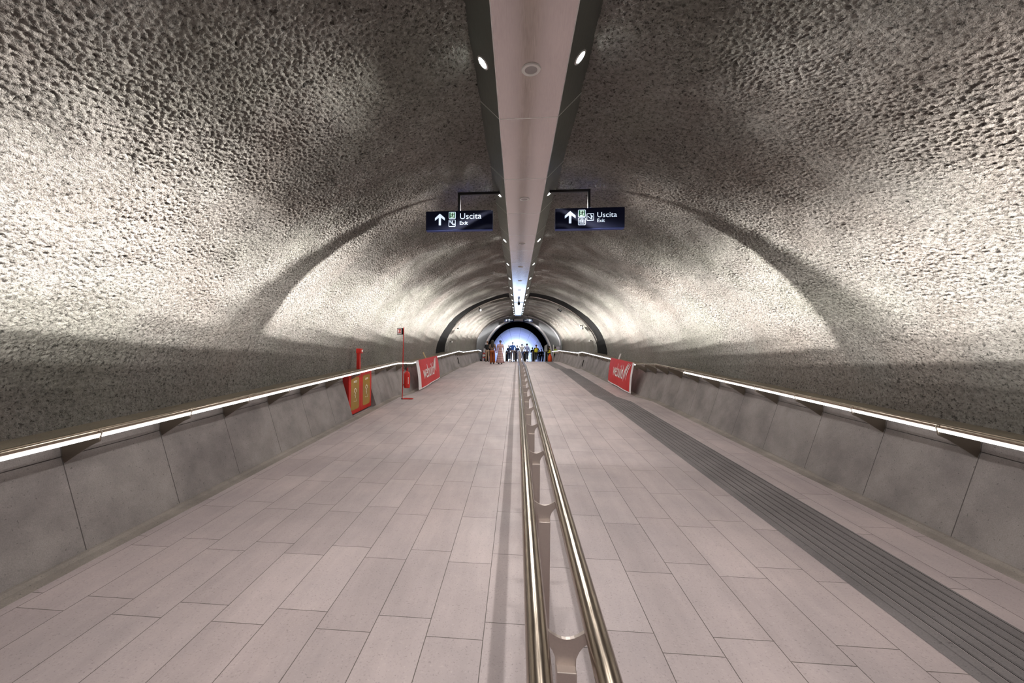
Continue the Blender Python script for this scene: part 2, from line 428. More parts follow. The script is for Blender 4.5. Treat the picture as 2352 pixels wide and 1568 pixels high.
# low leaning walls with joints every PITCH
CAB0, CAB1 = 7.86, 9.2
def wall(side, y0, y1, name):
    P0 = [(-0.004, -0.03), (0.235, 0.745), (0.2353, 0.746), (0.244, 0.747), (0.244, 0.751), (0.236, 0.752), (0.243, 0.815), (0.258, 0.855), (0.29, 0.878), (0.86, 0.892)]
    mi = [0, 0, 1, 1, 1, 0, 0, 0, 2]
    yl = []
    js = [jy(k) for k in range(-8, 42) if y0+0.05 < jy(k) < y1-0.05]
    ev = span(y0, y1, 1.7)
    ev = [e for e in ev if all(abs(e-j) > 0.02 for j in js)]
    for j in js: yl += [j-0.0038, j-0.0028, j+0.0028, j+0.0038]
    yl = sorted(set(yl+ev))
    mb = MB(); vs = []
    for y in yl:
        g = 0.018 if any(abs(y-j) < 0.004 for j in js) else 0.0
        for i, (o, z) in enumerate(P0):
            vs.append((CX+side*(HB+o+(g if i < 8 else 0)+inb(side, y)), y, zf(y)+z))
    n = len(P0)
    for i in range(len(yl)-1):
        gj = any(abs((yl[i]+yl[i+1])/2-j) < 0.004 for j in js)
        for j in range(n-1):
            mb.f.append((i*n+j, i*n+j+1, (i+1)*n+j+1, (i+1)*n+j)); mb.m.append(1 if gj and j < 7 else mi[j])
    mb.v = vs
    for row in (0, len(yl)-1):                       # closed ends
        y = yl[row]; b = len(mb.v)
        mb.v += [(CX+side*(HB+0.86), y, zf(y)-0.03)]
        mb.f.append(tuple(row*n+j for j in range(n))+(b,)); mb.m.append(0)
    return mb
mb = wall(-1, -4.0, CAB0, ''); b2 = wall(-1, CAB1, YEND, '')
mb.add(b2.v, b2.f); mb.m[-len(b2.m):] = b2.m
wl = mb.build('wall_left', [M['conc'], M['groove'], M['ledge']]); tag(wl, kind='structure')
mb = wall(1, -4.0, YEND, ''); wr = mb.build('wall_right', [M['conc'], M['groove'], M['ledge']]); tag(wr, kind='structure')
# back of the cabinet recess and ledge strip over it
mb = MB(); ym = (CAB0+CAB1)/2; Lr = CAB1-CAB0
mb.v = [(CX-HB-0.345, CAB0-.02, zf(CAB0)-.1), (CX-HB-0.345, CAB1+.02, zf(CAB1)-.1), (CX-HB-0.345, CAB1+.02, zf(CAB1)+.885), (CX-HB-0.345, CAB0-.02, zf(CAB0)+.885),
        (CX-HB-0.9, CAB1+.02, zf(CAB1)+.89), (CX-HB-0.9, CAB0-.02, zf(CAB0)+.89)]
mb.f = [(0, 1, 2, 3), (3, 2, 4, 5)]; mb.m = [0, 1]
tag(mb.build('wall_recess', [M['conc'], M['ledge']]), kind='structure')
# closing wall behind the photographer's end and outer jackets beside the wall ends
mb = MB(); mb.box((CX, -4.05, 0.5), (10, 0.1, 6)); tag(mb.build('wall_back', M['conc']), kind='structure')

# ------------------------------------------------------------------ tactile strip
root = thing('tactile_paving', 'dark ribbed tactile guide strip running up the right side of the floor', 'tactile strip')
tx0, tx1 = 2.306, 2.948; yl = span(-3.5, 21.8, 3.0)
mb = MB(); nb = 7; w = (tx1-tx0)/nb; prof = []; mi = []
prof.append((tx0, 0.002)); prof.append((tx0+0.07, 0.003)); mi.append(0)
wb = (tx1-tx0-0.085)/nb
for i in range(nb):
    a = tx0+0.07+i*wb
    prof += [(a+0.003, -0.001+0.003), (a+0.004, 0.008), (a+wb-0.019, 0.008), (a+wb-0.017, -0.006), (a+wb, 0.002)]; mi += [0, 0, 0, 1, 1]
prof.append((tx1, 0.003)); mi.append(0)
n = len(prof)
for y in yl:
    for x, z in prof: mb.v.append((x, y, zf(y)+z))
for i in range(len(yl)-1):
    for j in range(n-1): mb.f.append((i*n+j, i*n+j+1, (i+1)*n+j+1, (i+1)*n+j)); mb.m.append(mi[j])
mb.build('ribbed_strip', [M['tact'], M['tactg']], root)
mb = MB(); yl = span(21.8, 33.6, 3.0)
for y in yl: mb.v += [(tx0-0.02, y, zf(y)+0.004), (tx1+0.02, y, zf(y)+0.004)]
mb.f = [(2*i, 2*i+1, 2*i+3, 2*i+2) for i in range(len(yl)-1)]; mb.m = [0]*len(mb.f)
tag(mb.build('plain_strip', M['tact'], root), 'smooth dark far end of the strip')

# ------------------------------------------------------------------ wall handrails
RO, RZ = -0.055, 0.955        # offset from wall foot, height of tube centre
def rail_x(side, y): return CX+side*(HB+RO+inb(side, y))
def rail_pts(side, ys, do=0.0, dz=0.0): return [(rail_x(side, y)+side*do, y, zf(y)+RZ+dz) for y in ys]
def make_rail(side, word, leds):
    root = thing('wall_handrail', 'bronze steel handrail with white light strip along the %s wall' % word, 'handrail', group='handrails along the side walls')
    ys = span(-3.6, YEND-0.05, 1.0)
    mb = MB(); mb.tube(rail_pts(side, ys), 0.026, 14); mb.build('rail_tube', M['steel'], root, True)
    for (a, b) in leds:
        yy = span(a, b, 1.0); mb = MB()
        rs = []
        for x, y, z in rail_pts(side, yy):
            rs.append([Vector((x-side*u, y, z+v)) for u, v in ((0.004, -0.027), (0.022, -0.019), (0.029, -0.031), (0.022, -0.043), (0.004, -0.047))])
        mb.rings(rs); tag(mb.build('light_strip', M['led'], root), 'glowing white light strip')
    for k in range(-7, 39):
        y = jy(k)
        if y > YEND-0.1: break
        if side < 0 and CAB0-0.05 < y < CAB1-0.1 and k == 7: continue
        mb = MB(); z = zf(y)
        poly = [(0.225, 0.70), (0.246, 0.752), (0.249, 0.845), (0.02, 0.938), (RO, RZ-0.02), (RO-0.03, RZ-0.035), (RO-0.022, RZ-0.075), (0.0, 0.845)]
        f = lambda yy: (lambda p: (CX+side*(HB+p[0]+inb(side, y)), yy, z+p[1]))
        mb.prism(poly, f(y-0.005), f(y+0.005))
        cx_, cz_ = rail_x(side, y), z+RZ                     # clip around the strip
        mb.tube([(cx_-side*(0.040*math.cos(a)), y-0.004, cz_+0.040*math.sin(a)-0.006) for a in [math.radians(q) for q in range(35, -111, -24)]], 0.005, 6)
        mb.build('bracket', M['brk'], root)
    return root
make_rail(-1, 'left', [(-3.4, YEND-0.1)])
make_rail(1, 'right', [(-3.4, 8.84), (12.35, YEND-0.1)])

# ------------------------------------------------------------------ centre double handrail
root = thing('double_handrail', 'twin bronze steel handrail on forked posts dividing the corridor', 'handrail')
CRZ = 0.905; RX = (0.061, 0.223); RXC = 0.142
for x in RX:
    ys = span(-3.0, 36.6, 1.0)
    mb = MB(); mb.tube([(x, y, zf(y)+CRZ) for y in ys], 0.0315, 20); mb.build('rail_tube', M['steel'], root, True)
def arc2(c, r, a0, a1, n): return [(c[0]+r*math.cos(math.radians(a0+(a1-a0)*i/n)), c[1]+r*math.sin(math.radians(a0+(a1-a0)*i/n))) for i in range(n+1)]
yoke = [(-0.081, 0.006)] + [(-0.058+0.116*i/10, 0.004-0.027*math.sin(PI*i/10)) for i in range(11)] + [(0.081, 0.006), (0.081, -0.018)]
yoke += [(0.060, -0.030), (0.046, -0.042), (0.036, -0.056), (0.0285, -0.074), (0.027, -0.12), (-0.027, -0.12), (-0.0285, -0.074), (-0.036, -0.056), (-0.046, -0.042), (-0.060, -0.030), (-0.081, -0.018)]
for k in range(-4, 39):
    y = jy(k)-PITCH*0+0.0
    if y > 36.3: break
    z = zf(y)+CRZ
    mb = MB()
    mb.prism(yoke, lambda p: (RXC+p[0], y+0.006, z+p[1]), lambda p: (RXC+p[0], y+0.018, z+p[1]))
    p_ = mb.build('post', M['steelw'], root)
    mb = MB(); h = CRZ-0.094
    mb.box((RXC, y-0.006, z-0.094-h/2-0.005), (0.054, 0.030, h+0.01))
    q = mb.build('post_leg', M['steelw'], p_, bevel=0.002)

# ------------------------------------------------------------------ ceiling channel
HS = 1.94; BC = 0.083; BW = 0.2575
def zs(y): return HS+SB*y
root = thing('ceiling_channel', 'long metal clad ceiling channel hanging along the crown of the tunnel', 'ceiling channel')
J = [3.553+1.3625*k for k in range(-5, 26)] + [38.0]
for a, b in zip(J, J[1:]):
    mb = MB(); g = 0.004
    def sec(pts, y0, y1):
        mb.prism(pts, lambda p: (BC+p[0], y0, zs(y0)+p[1]), lambda p: (BC+p[0], y1, zs(y1)+p[1]))
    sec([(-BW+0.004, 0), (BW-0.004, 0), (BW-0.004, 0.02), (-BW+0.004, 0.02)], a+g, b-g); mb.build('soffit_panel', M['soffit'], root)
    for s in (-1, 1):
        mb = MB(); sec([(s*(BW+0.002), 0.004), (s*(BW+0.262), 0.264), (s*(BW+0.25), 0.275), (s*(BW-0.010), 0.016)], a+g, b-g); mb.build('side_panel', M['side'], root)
    mb = MB()
    sec([(-BW, -0.0008), (BW, -0.0008), (BW, 0.012), (-BW, 0.012)], b-g-0.001, b+g+0.001)
    for s in (-1, 1): sec([(s*(BW+0.004), 0.0035), (s*(BW+0.263), 0.2625), (s*(BW+0.25), 0.274), (s*(BW-0.009), 0.014)], b-g-0.001, b+g+0.001)
    mb.build('joint_strip', M['alu'], root)
mb = MB()
for s in (-1, 1):
    mb.prism([(s*(BW-0.004), -0.001), (s*(BW+0.004), 0.001), (s*(BW+0.002), 0.01), (s*(BW-0.004), 0.01)], lambda p: (BC+p[0], -3, zs(-3)+p[1]), lambda p: (BC+p[0], 38, zs(38)+p[1]))
mb.build('edge_profile', M['alu'], root)
mb = MB(); mb.prism([(-BW-.24, 0.26), (-BW, 0.02), (BW, 0.02), (BW+.24, 0.26)], lambda p: (BC+p[0], -3, zs(-3)+p[1]), lambda p: (BC+p[0], 37.98, zs(37.98)+p[1]))
mb.build('core', M['black'], root)

mb = MB(); sec([(-BW-.01, -0.004), (BW+.01, -0.004), (BW+.01, 0.01), (-BW-.01, 0.01)], 22.1, 22.4); mb.build('dark_joint_plate', M['black'], root)
r = thing('dome_camera', 'dark dome camera hanging below the ceiling channel at the black arch', 'camera', (BC, 21.4, zs(21.4)))
mb = MB(); mb.tube([(0, 0, 0.0), (0, 0, -0.10)], 0.03, 12); mb.build('stem', M['black'], r, True)
mb = MB(); mb.lathe([(0.001, -0.24), (0.04, -0.23), (0.065, -0.19), (0.07, -0.14), (0.06, -0.10), (0.001, -0.09)], (0, 0, 0), 18); mb.build('dome', M['blackarm'], r, True)
# lamps of the channel: lamp body plus a real light with a wall washer's beam
def washer_light():
    l = bpy.data.lights.new('wall_washer', 'POINT'); l.energy = WASH; l.shadow_soft_size = 0.028; l.color = (1.0, 0.965, 0.92)
    l.use_nodes = True; nt = l.node_tree; em = nt.nodes['Emission']
    v = N(nt, 'ShaderNodeTexCoord').outputs['Normal']
    sp = N(nt, 'ShaderNodeSeparateXYZ'); nt.links.new(v, sp.inputs[0])
    X, Y, Z = sp.outputs
    def mr(src, a, b, lo, hi, mode='SMOOTHSTEP'):
        m = N(nt, 'ShaderNodeMapRange', interpolation_type=mode); nt.links.new(src, m.inputs['Value'])
        for k, q in (('From Min', a), ('From Max', b), ('To Min', lo), ('To Max', hi)): m.inputs[k].default_value = q
        return m.outputs['Result']
    def op(o, a, b=None):
        m = N(nt, 'ShaderNodeMath', operation=o)
        for i, s in enumerate((a, b)):
            if s is None: continue
            if isinstance(s, (int, float)): m.inputs[i].default_value = s
            else: nt.links.new(s, m.inputs[i])
        return m.outputs[0]
    up = op('MULTIPLY', Z, ZSIGN); ox = op('MULTIPLY', X, ZSIGN); q = op('DIVIDE', up, op('MAXIMUM', ox, 0.02))
    cut = op('ADD', mr(q, -0.582, -0.568, 0, 0.75), mr(q, -0.575, -0.47, 0, 0.25))                  # sharp lower edge of the beam
    fall = op('ADD', mr(q, -0.50, -0.20, 0.955, 0.0), mr(q, -0.30, 0.06, 0.045, 0.0))
    lat = op('POWER', op('MAXIMUM', ox, 0.0), 8.0)
    beam = op('MULTIPLY', op('MULTIPLY', cut, fall), op('ADD', op('MULTIPLY', lat, 0.93), op('MULTIPLY', op('GREATER_THAN', ox, 0.0), 0.07)))
    floor = op('MULTIPLY', op('ADD', mr(q, -0.60, -1.2, 0, 0.55), mr(q, -0.9, -3.6, 0, 1.15)), FLOORK)
    floor = op('MULTIPLY', floor, mr(up, -0.36, -0.50, 0, 1))
    nt.links.new(op('ADD', beam, floor), em.inputs['Strength'])
    return l
WASH = 8800.0; ZSIGN = 1.0; FLOORK = 0.0074
WL = washer_light()
ORD = ['nearest', 'second', 'third', 'fourth', 'fifth', 'sixth', 'seventh', 'eighth', 'ninth', 'tenth', 'eleventh', 'twelfth', 'thirteenth', 'fourteenth']
def spot_at(side, k, first=None):
    y = 2.94+2.735*k; sx = 0.352
    loc = (BC+side*sx, y, zs(y)+sx-BW)
    word = 'left' if side < 0 else 'right'
    label = 'round bright spotlight in the %s flank of the ceiling channel, %s in view' % (word, ORD[max(k, 0)])
    if k == -1: label = 'round bright spotlight in the %s flank of the ceiling channel, behind the viewpoint' % word
    if first is None:
        r = thing('recessed_spotlight', label, 'spotlight', loc, 'spotlights in the ceiling channel')
        R = Matrix.Rotation(side*math.radians(-45), 4, 'Y')   # lamp axis points out of the sloping flank
        dn = Matrix.Rotation(PI, 4, 'X')
        A = (Matrix.Rotation(math.radians(-45)*side, 4, 'Y') @ dn).to_3x3()
        mb = MB(); mb.lathe([(0.040, 0.0), (0.056, 0.0), (0.054, 0.008), (0.044, 0.010), (0.040, 0.004)], (0, 0, 0), 20, 0, A); mb.build('trim_ring', M['alu'], r, True)
        mb = MB(); mb.lathe([(0.001, 0.003), (0.042, 0.003), (0.038, 0.008), (0.001, 0.011)], (0, 0, 0), 20, 0, A); tag(mb.build('lens', M['lens'], r, True), 'glowing white lens')
        return r
    return dup(first, loc, label)
for side in (-1, 1):
    first = None
    for k in range(0, 13):
        o = spot_at(side, k, first)
        first = first or o
    for k in range(-2, 13):
        y = 2.94+2.735*k
        if 19.0 < y < 22.4 and False: continue
        lo = bpy.data.objects.new('wall_washer_light', WL); COL.objects.link(lo)
        lo.location = (BC+side*0.437, y, zs(y)+0.352-BW-0.085)
        if side < 0: lo.rotation_euler = (0, 0, PI)
# speakers
first = None
for k in range(0, 13):
    y = 2.904+2.72*k
    if y > 37.5: break
    lab = 'round white loudspeaker in the channel soffit, %s from the viewer' % ORD[k]
    if first is None:
        first = thing('ceiling_speaker', lab, 'loudspeaker', (BC, y, zs(y)), 'loudspeakers in the ceiling channel')
        first.rotation_euler = (math.atan(SB), 0, 0)
        mb = MB(); mb.lathe([(0.044, 0.004), (0.046, -0.008), (0.066, -0.008), (0.072, 0.002), (0.072, 0.004)], (0, 0, 0), 32); mb.build('rim', M['trimw'], first, 'auto')
        mb = MB(); mb.lathe([(0.001, -0.004), (0.045, -0.004), (0.045, 0.003), (0.001, 0.003)], (0, 0, 0), 32); mb.build('grille', M['grille'], first, 'auto')
    else: dup(first, (BC, y, zs(y)), lab)

# ------------------------------------------------------------------ exit signs
def sign(name, label, x0, x1, z0, z1, y, arm_x, arm_z, beam_x, layout):
    r = thing(name, label, 'exit sign', ((x0+x1)/2, y, z0), 'exit signs hanging from the ceiling')
    w, h = x1-x0, z1-z0; cx = (x0+x1)/2
    mb = MB(); mb.box((0, 0, h/2), (w, 0.08, h)); b = mb.build('sign_case', M['navy'], r, bevel=0.004)
    mb = MB(); mb.box((0, 0, -0.004), (w-0.01, 0.072, 0.006)); mb.build('light_edge', M['navyedge'], r)
    yf = -0.0425
    mb = MB(); ax = arm_x-cx; az = arm_z-z0; bx = beam_x-cx
    mb.box((ax, 0, (h+az)/2), (0.035, 0.035, az-h)); mb.box(((ax+bx)/2, 0, az+0.0175), (abs(bx-ax)+0.035, 0.035, 0.035))
    mb.build('hanger_arm', M['blackarm'], r)
    P = lambda u, v, d=0.0: (u*h-w/2, yf-d, v*h)      # u, v in sign heights from lower left
    def flat(name, poly, m, d=0.0, par=r):
        mb = MB(); mb.prism(poly, lambda p: P(p[0], p[1], d), lambda p: P(p[0], p[1], d+0.002)); return mb.build(name, m, par)
    def rrect(x, y, s, rad=0.1):
        return sum([arc2((x+s/2+sx*(s/2-rad*s), y+s/2+sy*(s/2-rad*s)), rad*s, a, a+90, 3) for sx, sy, a in ((1, 1, 0), (-1, 1, 90), (-1, -1, 180), (1, -1, 270))], [])
    def stroke(mb, pts, t, d):
        for (a, b) in zip(pts, pts[1:]):
            v = Vector((b[0]-a[0], b[1]-a[1])); n = Vector((-v.y, v.x)).normalized()*t/2; e = v.normalized()*t*0.25
            q = [(a[0]+n.x-e.x, a[1]+n.y-e.y), (a[0]-n.x-e.x, a[1]-n.y-e.y), (b[0]-n.x+e.x, b[1]-n.y+e.y), (b[0]+n.x+e.x, b[1]+n.y+e.y)]
            mb.prism(q, lambda p: P(p[0], p[1], d), lambda p: P(p[0], p[1], d+0.002))
    def disc(mb, c, rad, d): mb.prism(arc2(c, rad, 0, 330, 11), lambda p: P(p[0], p[1], d), lambda p: P(p[0], p[1], d+0.002))
    for it in layout:
        k, x, y_, s = it[:4]
        if k == 'arrow':
            q = [(0, 1), (0.5, 0.62), (0.5, 0.40), (0.11, 0.66), (0.11, 0), (-0.11, 0), (-0.11, 0.66), (-0.5, 0.40), (-0.5, 0.62)]
            flat('arrow_symbol', [(x+a*s*0.86, y_+b*s) for a, b in q], M['slit'])
        elif k == 'text':
            vs, fs = text_mesh(it[4], s*1.37, it[5]); mb = MB(); mb.add([P(x+v[0], y_+v[1], 0.001) for v in vs], fs)
            mb.build('lettering', M['slit'], r)
        else:
            flat('pictogram_border', rrect(x, y_, s), M['slit'], 0.0)
            i = s*0.08
            t = flat('pictogram', rrect(x+i, y_+i, s-2*i, 0.07), M['sgreen'] if k == 'exit' else M['navy'], 0.003)
            mb = MB()
            if k == 'exit':
                flat('pictogram_door', [(x+s*.26, y_+s*.1), (x+s*.78, y_+s*.1), (x+s*.78, y_+s*.88), (x+s*.26, y_+s*.88)], M['spale'], 0.006)
                disc(mb, (x+s*.60, y_+s*.76), s*.06, 0.009)
                for pts, t_ in (([(.56, .68), (.52, .47)], .13), ([(.52, .47), (.46, .34), (.26, .31)], .085), ([(.52, .47), (.60, .32), (.68, .14)], .085), ([(.57, .64), (.42, .62), (.34, .52)], .06), ([(.57, .64), (.66, .58), (.76, .58)], .06)):
                    stroke(mb, [(x+a*s, y_+b*s) for a, b in pts], t_*s, 0.009)
                mb.build('running_figure', M['dk'], r)
            else:
                if k == 'escalator':
                    stroke(mb, [(x+a*s, y_+b*s) for a, b in ((.12, .66), (.28, .66), (.62, .26), (.86, .26))], .07*s, 0.006)
                    stroke(mb, [(x+a*s, y_+b*s) for a, b in ((.12, .80), (.30, .80), (.66, .38), (.86, .38), (.88, .26))], .05*s, 0.006)
                    disc(mb, (x+s*.58, y_+s*.80), s*.06, 0.006); stroke(mb, [(x+s*.56, y_+s*.72), (x+s*.54, y_+s*.52)], .09*s, 0.006)
                elif k == 'lift':
                    for pts in ([(.22, .22), (.78, .22), (.78, .70), (.22, .70), (.22, .22)],): stroke(mb, [(x+a*s, y_+b*s) for a, b in pts], .06*s, 0.006)
                    for q in (.36, .50, .64):
                        disc(mb, (x+q*s, y_+.58*s), s*.045, 0.006); stroke(mb, [(x+q*s, y_+.52*s), (x+q*s, y_+.32*s)], .08*s, 0.006)
                    disc(mb, (x+.4*s, y_+.82*s), s*.05, 0.006); disc(mb, (x+.6*s, y_+.82*s), s*.05, 0.006)
                elif k == 'stairs':
                    stroke(mb, [(x+a*s, y_+b*s) for a, b in ((.14, .56), (.30, .50), (.32, .42), (.48, .36), (.50, .28), (.66, .22), (.76, .17))], .055*s, 0.006)
                    disc(mb, (x+s*.56, y_+s*.78), s*.065, 0.006)
                    for pts, t_ in (([(.62, .68), (.66, .48)], .13), ([(.66, .48), (.62, .32)], .08), ([(.66, .48), (.76, .32)], .08), ([(.66, .66), (.80, .62), (.78, .52)], .06)):
                        stroke(mb, [(x+a*s, y_+b*s) for a, b in pts], t_*s, 0.006)
                mb.build('pictogram_figure', M['slit'], r)
    return r
# units: sign heights; sign is about 3.5 heights wide
sign('exit_sign', 'navy exit sign reading Uscita Exit hanging left of the ceiling channel', -1.303, -0.353, 1.878, 2.143, 5.6, -0.835, 2.375, -0.28,
     [('arrow', 0.76, 0.24, 0.62), ('exit', 1.24, 0.57, 0.37), ('escalator', 1.235, 0.15, 0.37), ('text', 1.84, 0.55, 0.325, 'Uscita', 1.14), ('text', 1.83, 0.25, 0.21, 'Exit', 0.43)])
sign('exit_sign', 'navy exit sign reading Uscita Exit hanging right of the ceiling channel', 0.51, 1.444, 1.862, 2.143, 5.6, 0.971, 2.375, 0.45,
     [('arrow', 0.72, 0.25, 0.60), ('exit', 1.10, 0.54, 0.36), ('lift', 1.105, 0.15, 0.36), ('stairs', 1.51, 0.36, 0.35), ('text', 2.02, 0.52, 0.26, 'Uscita', 0.93), ('text', 2.02, 0.28, 0.18, 'Exit', 0.36)])
sign('exit_sign', 'small far navy exit sign left of the channel end, before the grey portal', -1.19, -0.28, 3.90, 4.15, 37.4, -0.74, 4.45, -0.25,
     [('arrow', 0.72, 0.24, 0.62), ('exit', 1.60, 0.57, 0.37), ('escalator', 1.60, 0.15, 0.37), ('text', 2.1, 0.45, 0.32, 'Uscita', 1.1)])
sign('exit_sign', 'small far navy exit sign right of the channel end, before the grey portal', 0.54, 1.44, 3.90, 4.15, 37.4, 0.98, 4.45, 0.42,
     [('arrow', 2.9, 0.24, 0.62), ('exit', 2.15, 0.57, 0.37), ('lift', 2.15, 0.15, 0.37), ('text', 0.6, 0.45, 0.32, 'Uscita', 1.1)])
# smoke detector beside the channel
r = thing('smoke_detector', 'small white detector under the vault right of the ceiling channel', 'detector', (0.60, 9.8, 2.80))
mb = MB(); mb.lathe([(0.001, 0), (0.045, 0), (0.055, 0.02), (0.05, 0.045), (0.001, 0.05)], (0, 0, 0), 20); mb.build('housing', M['trimw'], r, True)
mb = MB(); mb.tube([(0, 0, 0.045), (0, 0, 0.13)], 0.012, 8); mb.build('stem', M['black'], r)

# ------------------------------------------------------------------ hydrant cabinet, standpipe
cxf = CX-HB-0.125                                            # front plane
y0, y1 = CAB0+0.02, CAB1-0.06; cz = zf((y0+y1)/2)
root = thing('hydrant_cabinet', 'red fire hydrant cabinet with two gold windows set into the left wall', 'fire cabinet', (cxf, (y0+y1)/2, cz))
Lc = y1-y0
def cabz(y, h): return zf(y+(y0+y1)/2)-cz+h
mb = MB(); mb.prism([(-Lc/2, 0), (Lc/2, 0), (Lc/2, 0.83), (-Lc/2, 0.83)], lambda p: (-0.20, p[0], cabz(p[0], p[1]+0.03)), lambda p: (-0.015, p[0], cabz(p[0], p[1]+0.03)))
mb.build('body', M['redd'], root)
for s in (-1, 1):
    a, b = (-Lc/2+0.004, -0.004) if s < 0 else (0.004, Lc/2-0.004)
    mb = MB(); mb.prism([(a, 0.035), (b, 0.035), (b, 0.905), (a, 0.905)], lambda p: (-0.014, p[0], cabz(p[0], p[1])), lambda p: (0.012, p[0], cabz(p[0], p[1])))
    d = mb.build('door', M['red'], root, bevel=0.003)
    a, b = a+0.10, b-0.10
    rr = sum([arc2(((a+b)/2+sx*((b-a)/2-0.06), 0.46+sz*(0.34-0.06)), 0.06, t, t+90, 4) for sx, sz, t in ((1, 1, 0), (-1, 1, 90), (-1, -1, 180), (1, -1, 270))], [])
    mb = MB(); mb.prism(rr, lambda p: (0.012, p[0], cabz(p[0], p[1])), lambda p: (0.0145, p[0], cabz(p[0], p[1]))); mb.build('window', M['gold'], d)
    mb = MB(); m = (a+b)/2
    f0 = lambda p: (0.015, p[0], cabz(p[0], p[1])); f1 = lambda p: (0.0165, p[0], cabz(p[0], p[1]))
    for z, w in ((0.715, 0.17), (0.69, 0.17)): mb.prism([(m-w/2, z), (m+w/2, z), (m+w/2, z+0.012), (m-w/2, z+0.012)], f0, f1)
    def stro(pts, t):
        for p, q in zip(pts, pts[1:]):
            v = Vector((q[0]-p[0], q[1]-p[1])); n = Vector((-v.y, v.x)).normalized()*t/2
            mb.prism([(p[0]+n.x, p[1]+n.y), (p[0]-n.x, p[1]-n.y), (q[0]-n.x, q[1]-n.y), (q[0]+n.x, q[1]+n.y)], f0, f1)
    stro(arc2((m, 0.50), 0.06, 190, -20, 9), 0.016); stro([(m-0.03, 0.50), (m+0.02, 0.46), (m-0.02, 0.42), (m+0.02, 0.40), (m, 0.36)], 0.012)
    stro([(m-0.07, 0.30), (m-0.05, 0.30)], 0.014); stro([(m, 0.29), (m+0.07, 0.29), (m+0.07, 0.34)], 0.006)
    mb.build('markings', M['white'], d)
root = thing('hydrant_post', 'red square post with small box head rising behind the left handrail', 'hydrant post', (CX-HB-0.42, 9.12, zf(9.12)+0.89))
mb = MB(); mb.box((0, 0, 0.19), (0.075, 0.075, 0.38)); mb.build('post', M['red'], root, bevel=0.004)
mb = MB(); mb.box((0.02, 0, 0.43), (0.12, 0.13, 0.11)); h_ = mb.build('head', M['red'], root, bevel=0.006)
mb = MB(); mb.lathe([(0.001, 0), (0.03, 0), (0.03, 0.012), (0.001, 0.012)], (0.08, 0, 0.43), 14, 0, Matrix.Rotation(PI/2, 3, 'Y')); mb.build('cap', M['white'], h_)

# ------------------------------------------------------------------ extinguisher and its stand
sx, sy = -3.0, 10.3; sz = zf(10.3)
root = thing('extinguisher_stand', 'tall thin red extinguisher stand with small sign at its top by the left wall', 'stand', (sx, sy, sz))
mb = MB(); mb.tube([(0.26, -0.02, 0.014), (0.02, -0.02, 0.014), (0.0, -0.02, 0.03), (0.003, 0, 0.3), (0.006, 0, 1.0), (0.02, 0, 1.90)], 0.012, 10); mb.build('pole', M['red'], root, True)
mb = MB(); mb.tube([(0.0, 0.02, 0.014), (0.02, 0.15, 0.014), (0.22, 0.15, 0.014), (0.26, 0.10, 0.014), (0.26, -0.02, 0.014)], 0.012, 8); mb.build('foot', M['red'], root, True)
mb = MB(); mb.box((-0.004, -0.02, 0.016), (0.03, 0.03, 0.032)); mb.build('foot_cap', M['rubber'], root)
mb = MB(); mb.tube([(0.005, 0, 0.76), (0.03, -0.01, 0.77), (0.05, -0.02, 0.745)], 0.009, 8); mb.tube([(0.004, 0, 0.34), (0.03, -0.01, 0.40), (0.05, -0.01, 0.40)], 0.009, 8); mb.build('holder', M['red'], root, True)
mb = MB(); mb.box((-0.075, 0, 1.795), (0.16, 0.05, 0.165)); sg = mb.build('sign_box', M['black'], root, bevel=0.003)
mb = MB(); mb.box((-0.092, -0.026, 1.795), (0.12, 0.004, 0.15)); mb.build('sign_face', M['grille'], sg)
mb = MB(); mb.box((-0.09, -0.029, 1.80), (0.085, 0.003, 0.105)); mb.build('sign_symbol', M['redd'], sg)
mb = MB(); mb.box((-0.108, -0.031, 1.80), (0.018, 0.002, 0.07)); mb.box((-0.066, -0.031, 1.79), (0.012, 0.002, 0.05)); mb.build('sign_mark', M['trimw'], sg)
root = thing('fire_extinguisher', 'red fire extinguisher with black hose hanging on the red stand', 'fire extinguisher', (sx+0.125, sy-0.02, sz+0.30))
mb = MB(); mb.lathe([(0.001, 0.0), (0.066, 0.0), (0.078, 0.015), (0.08, 0.03), (0.08, 0.36), (0.07, 0.40), (0.045, 0.432), (0.022, 0.44), (0.020, 0.455), (0.001, 0.456)], (0, 0, 0), 28); cyl = mb.build('cylinder', M['red'], root, True)
mb = MB(); mb.lathe([(0.001, 0.45), (0.018, 0.45), (0.018, 0.49), (0.001, 0.49)], (0.0, 0, 0), 12); mb.box((0.01, 0, 0.50), (0.03, 0.02, 0.05)); mb.build('valve', M['red'], root)
mb = MB(); mb.box((0.01, 0, 0.545), (0.075, 0.016, 0.01), 0, Matrix.Rotation(-0.5, 3, 'Y')); mb.box((0.005, 0, 0.512), (0.085, 0.016, 0.01)); mb.build('handle', M['red'], root)
mb = MB(); mb.tube([(0.0, -0.01, 0.475), (-0.03, -0.02, 0.50), (-0.055, -0.03, 0.58), (-0.045, -0.03, 0.635), (-0.02, -0.03, 0.64), (0.0, -0.03, 0.60), (-0.005, -0.04, 0.52), (-0.015, -0.05, 0.46)], 0.009, 8); mb.build('hose', M['rubber'], root, True)
mb = MB()
for i in range(7): mb.box((0.052, -0.0628, 0.12+i*0.026), (0.018, 0.004, 0.016), 0, Matrix.Rotation(math.radians(40), 3, 'Z'))
mb.build('lettering', M['white'], root)

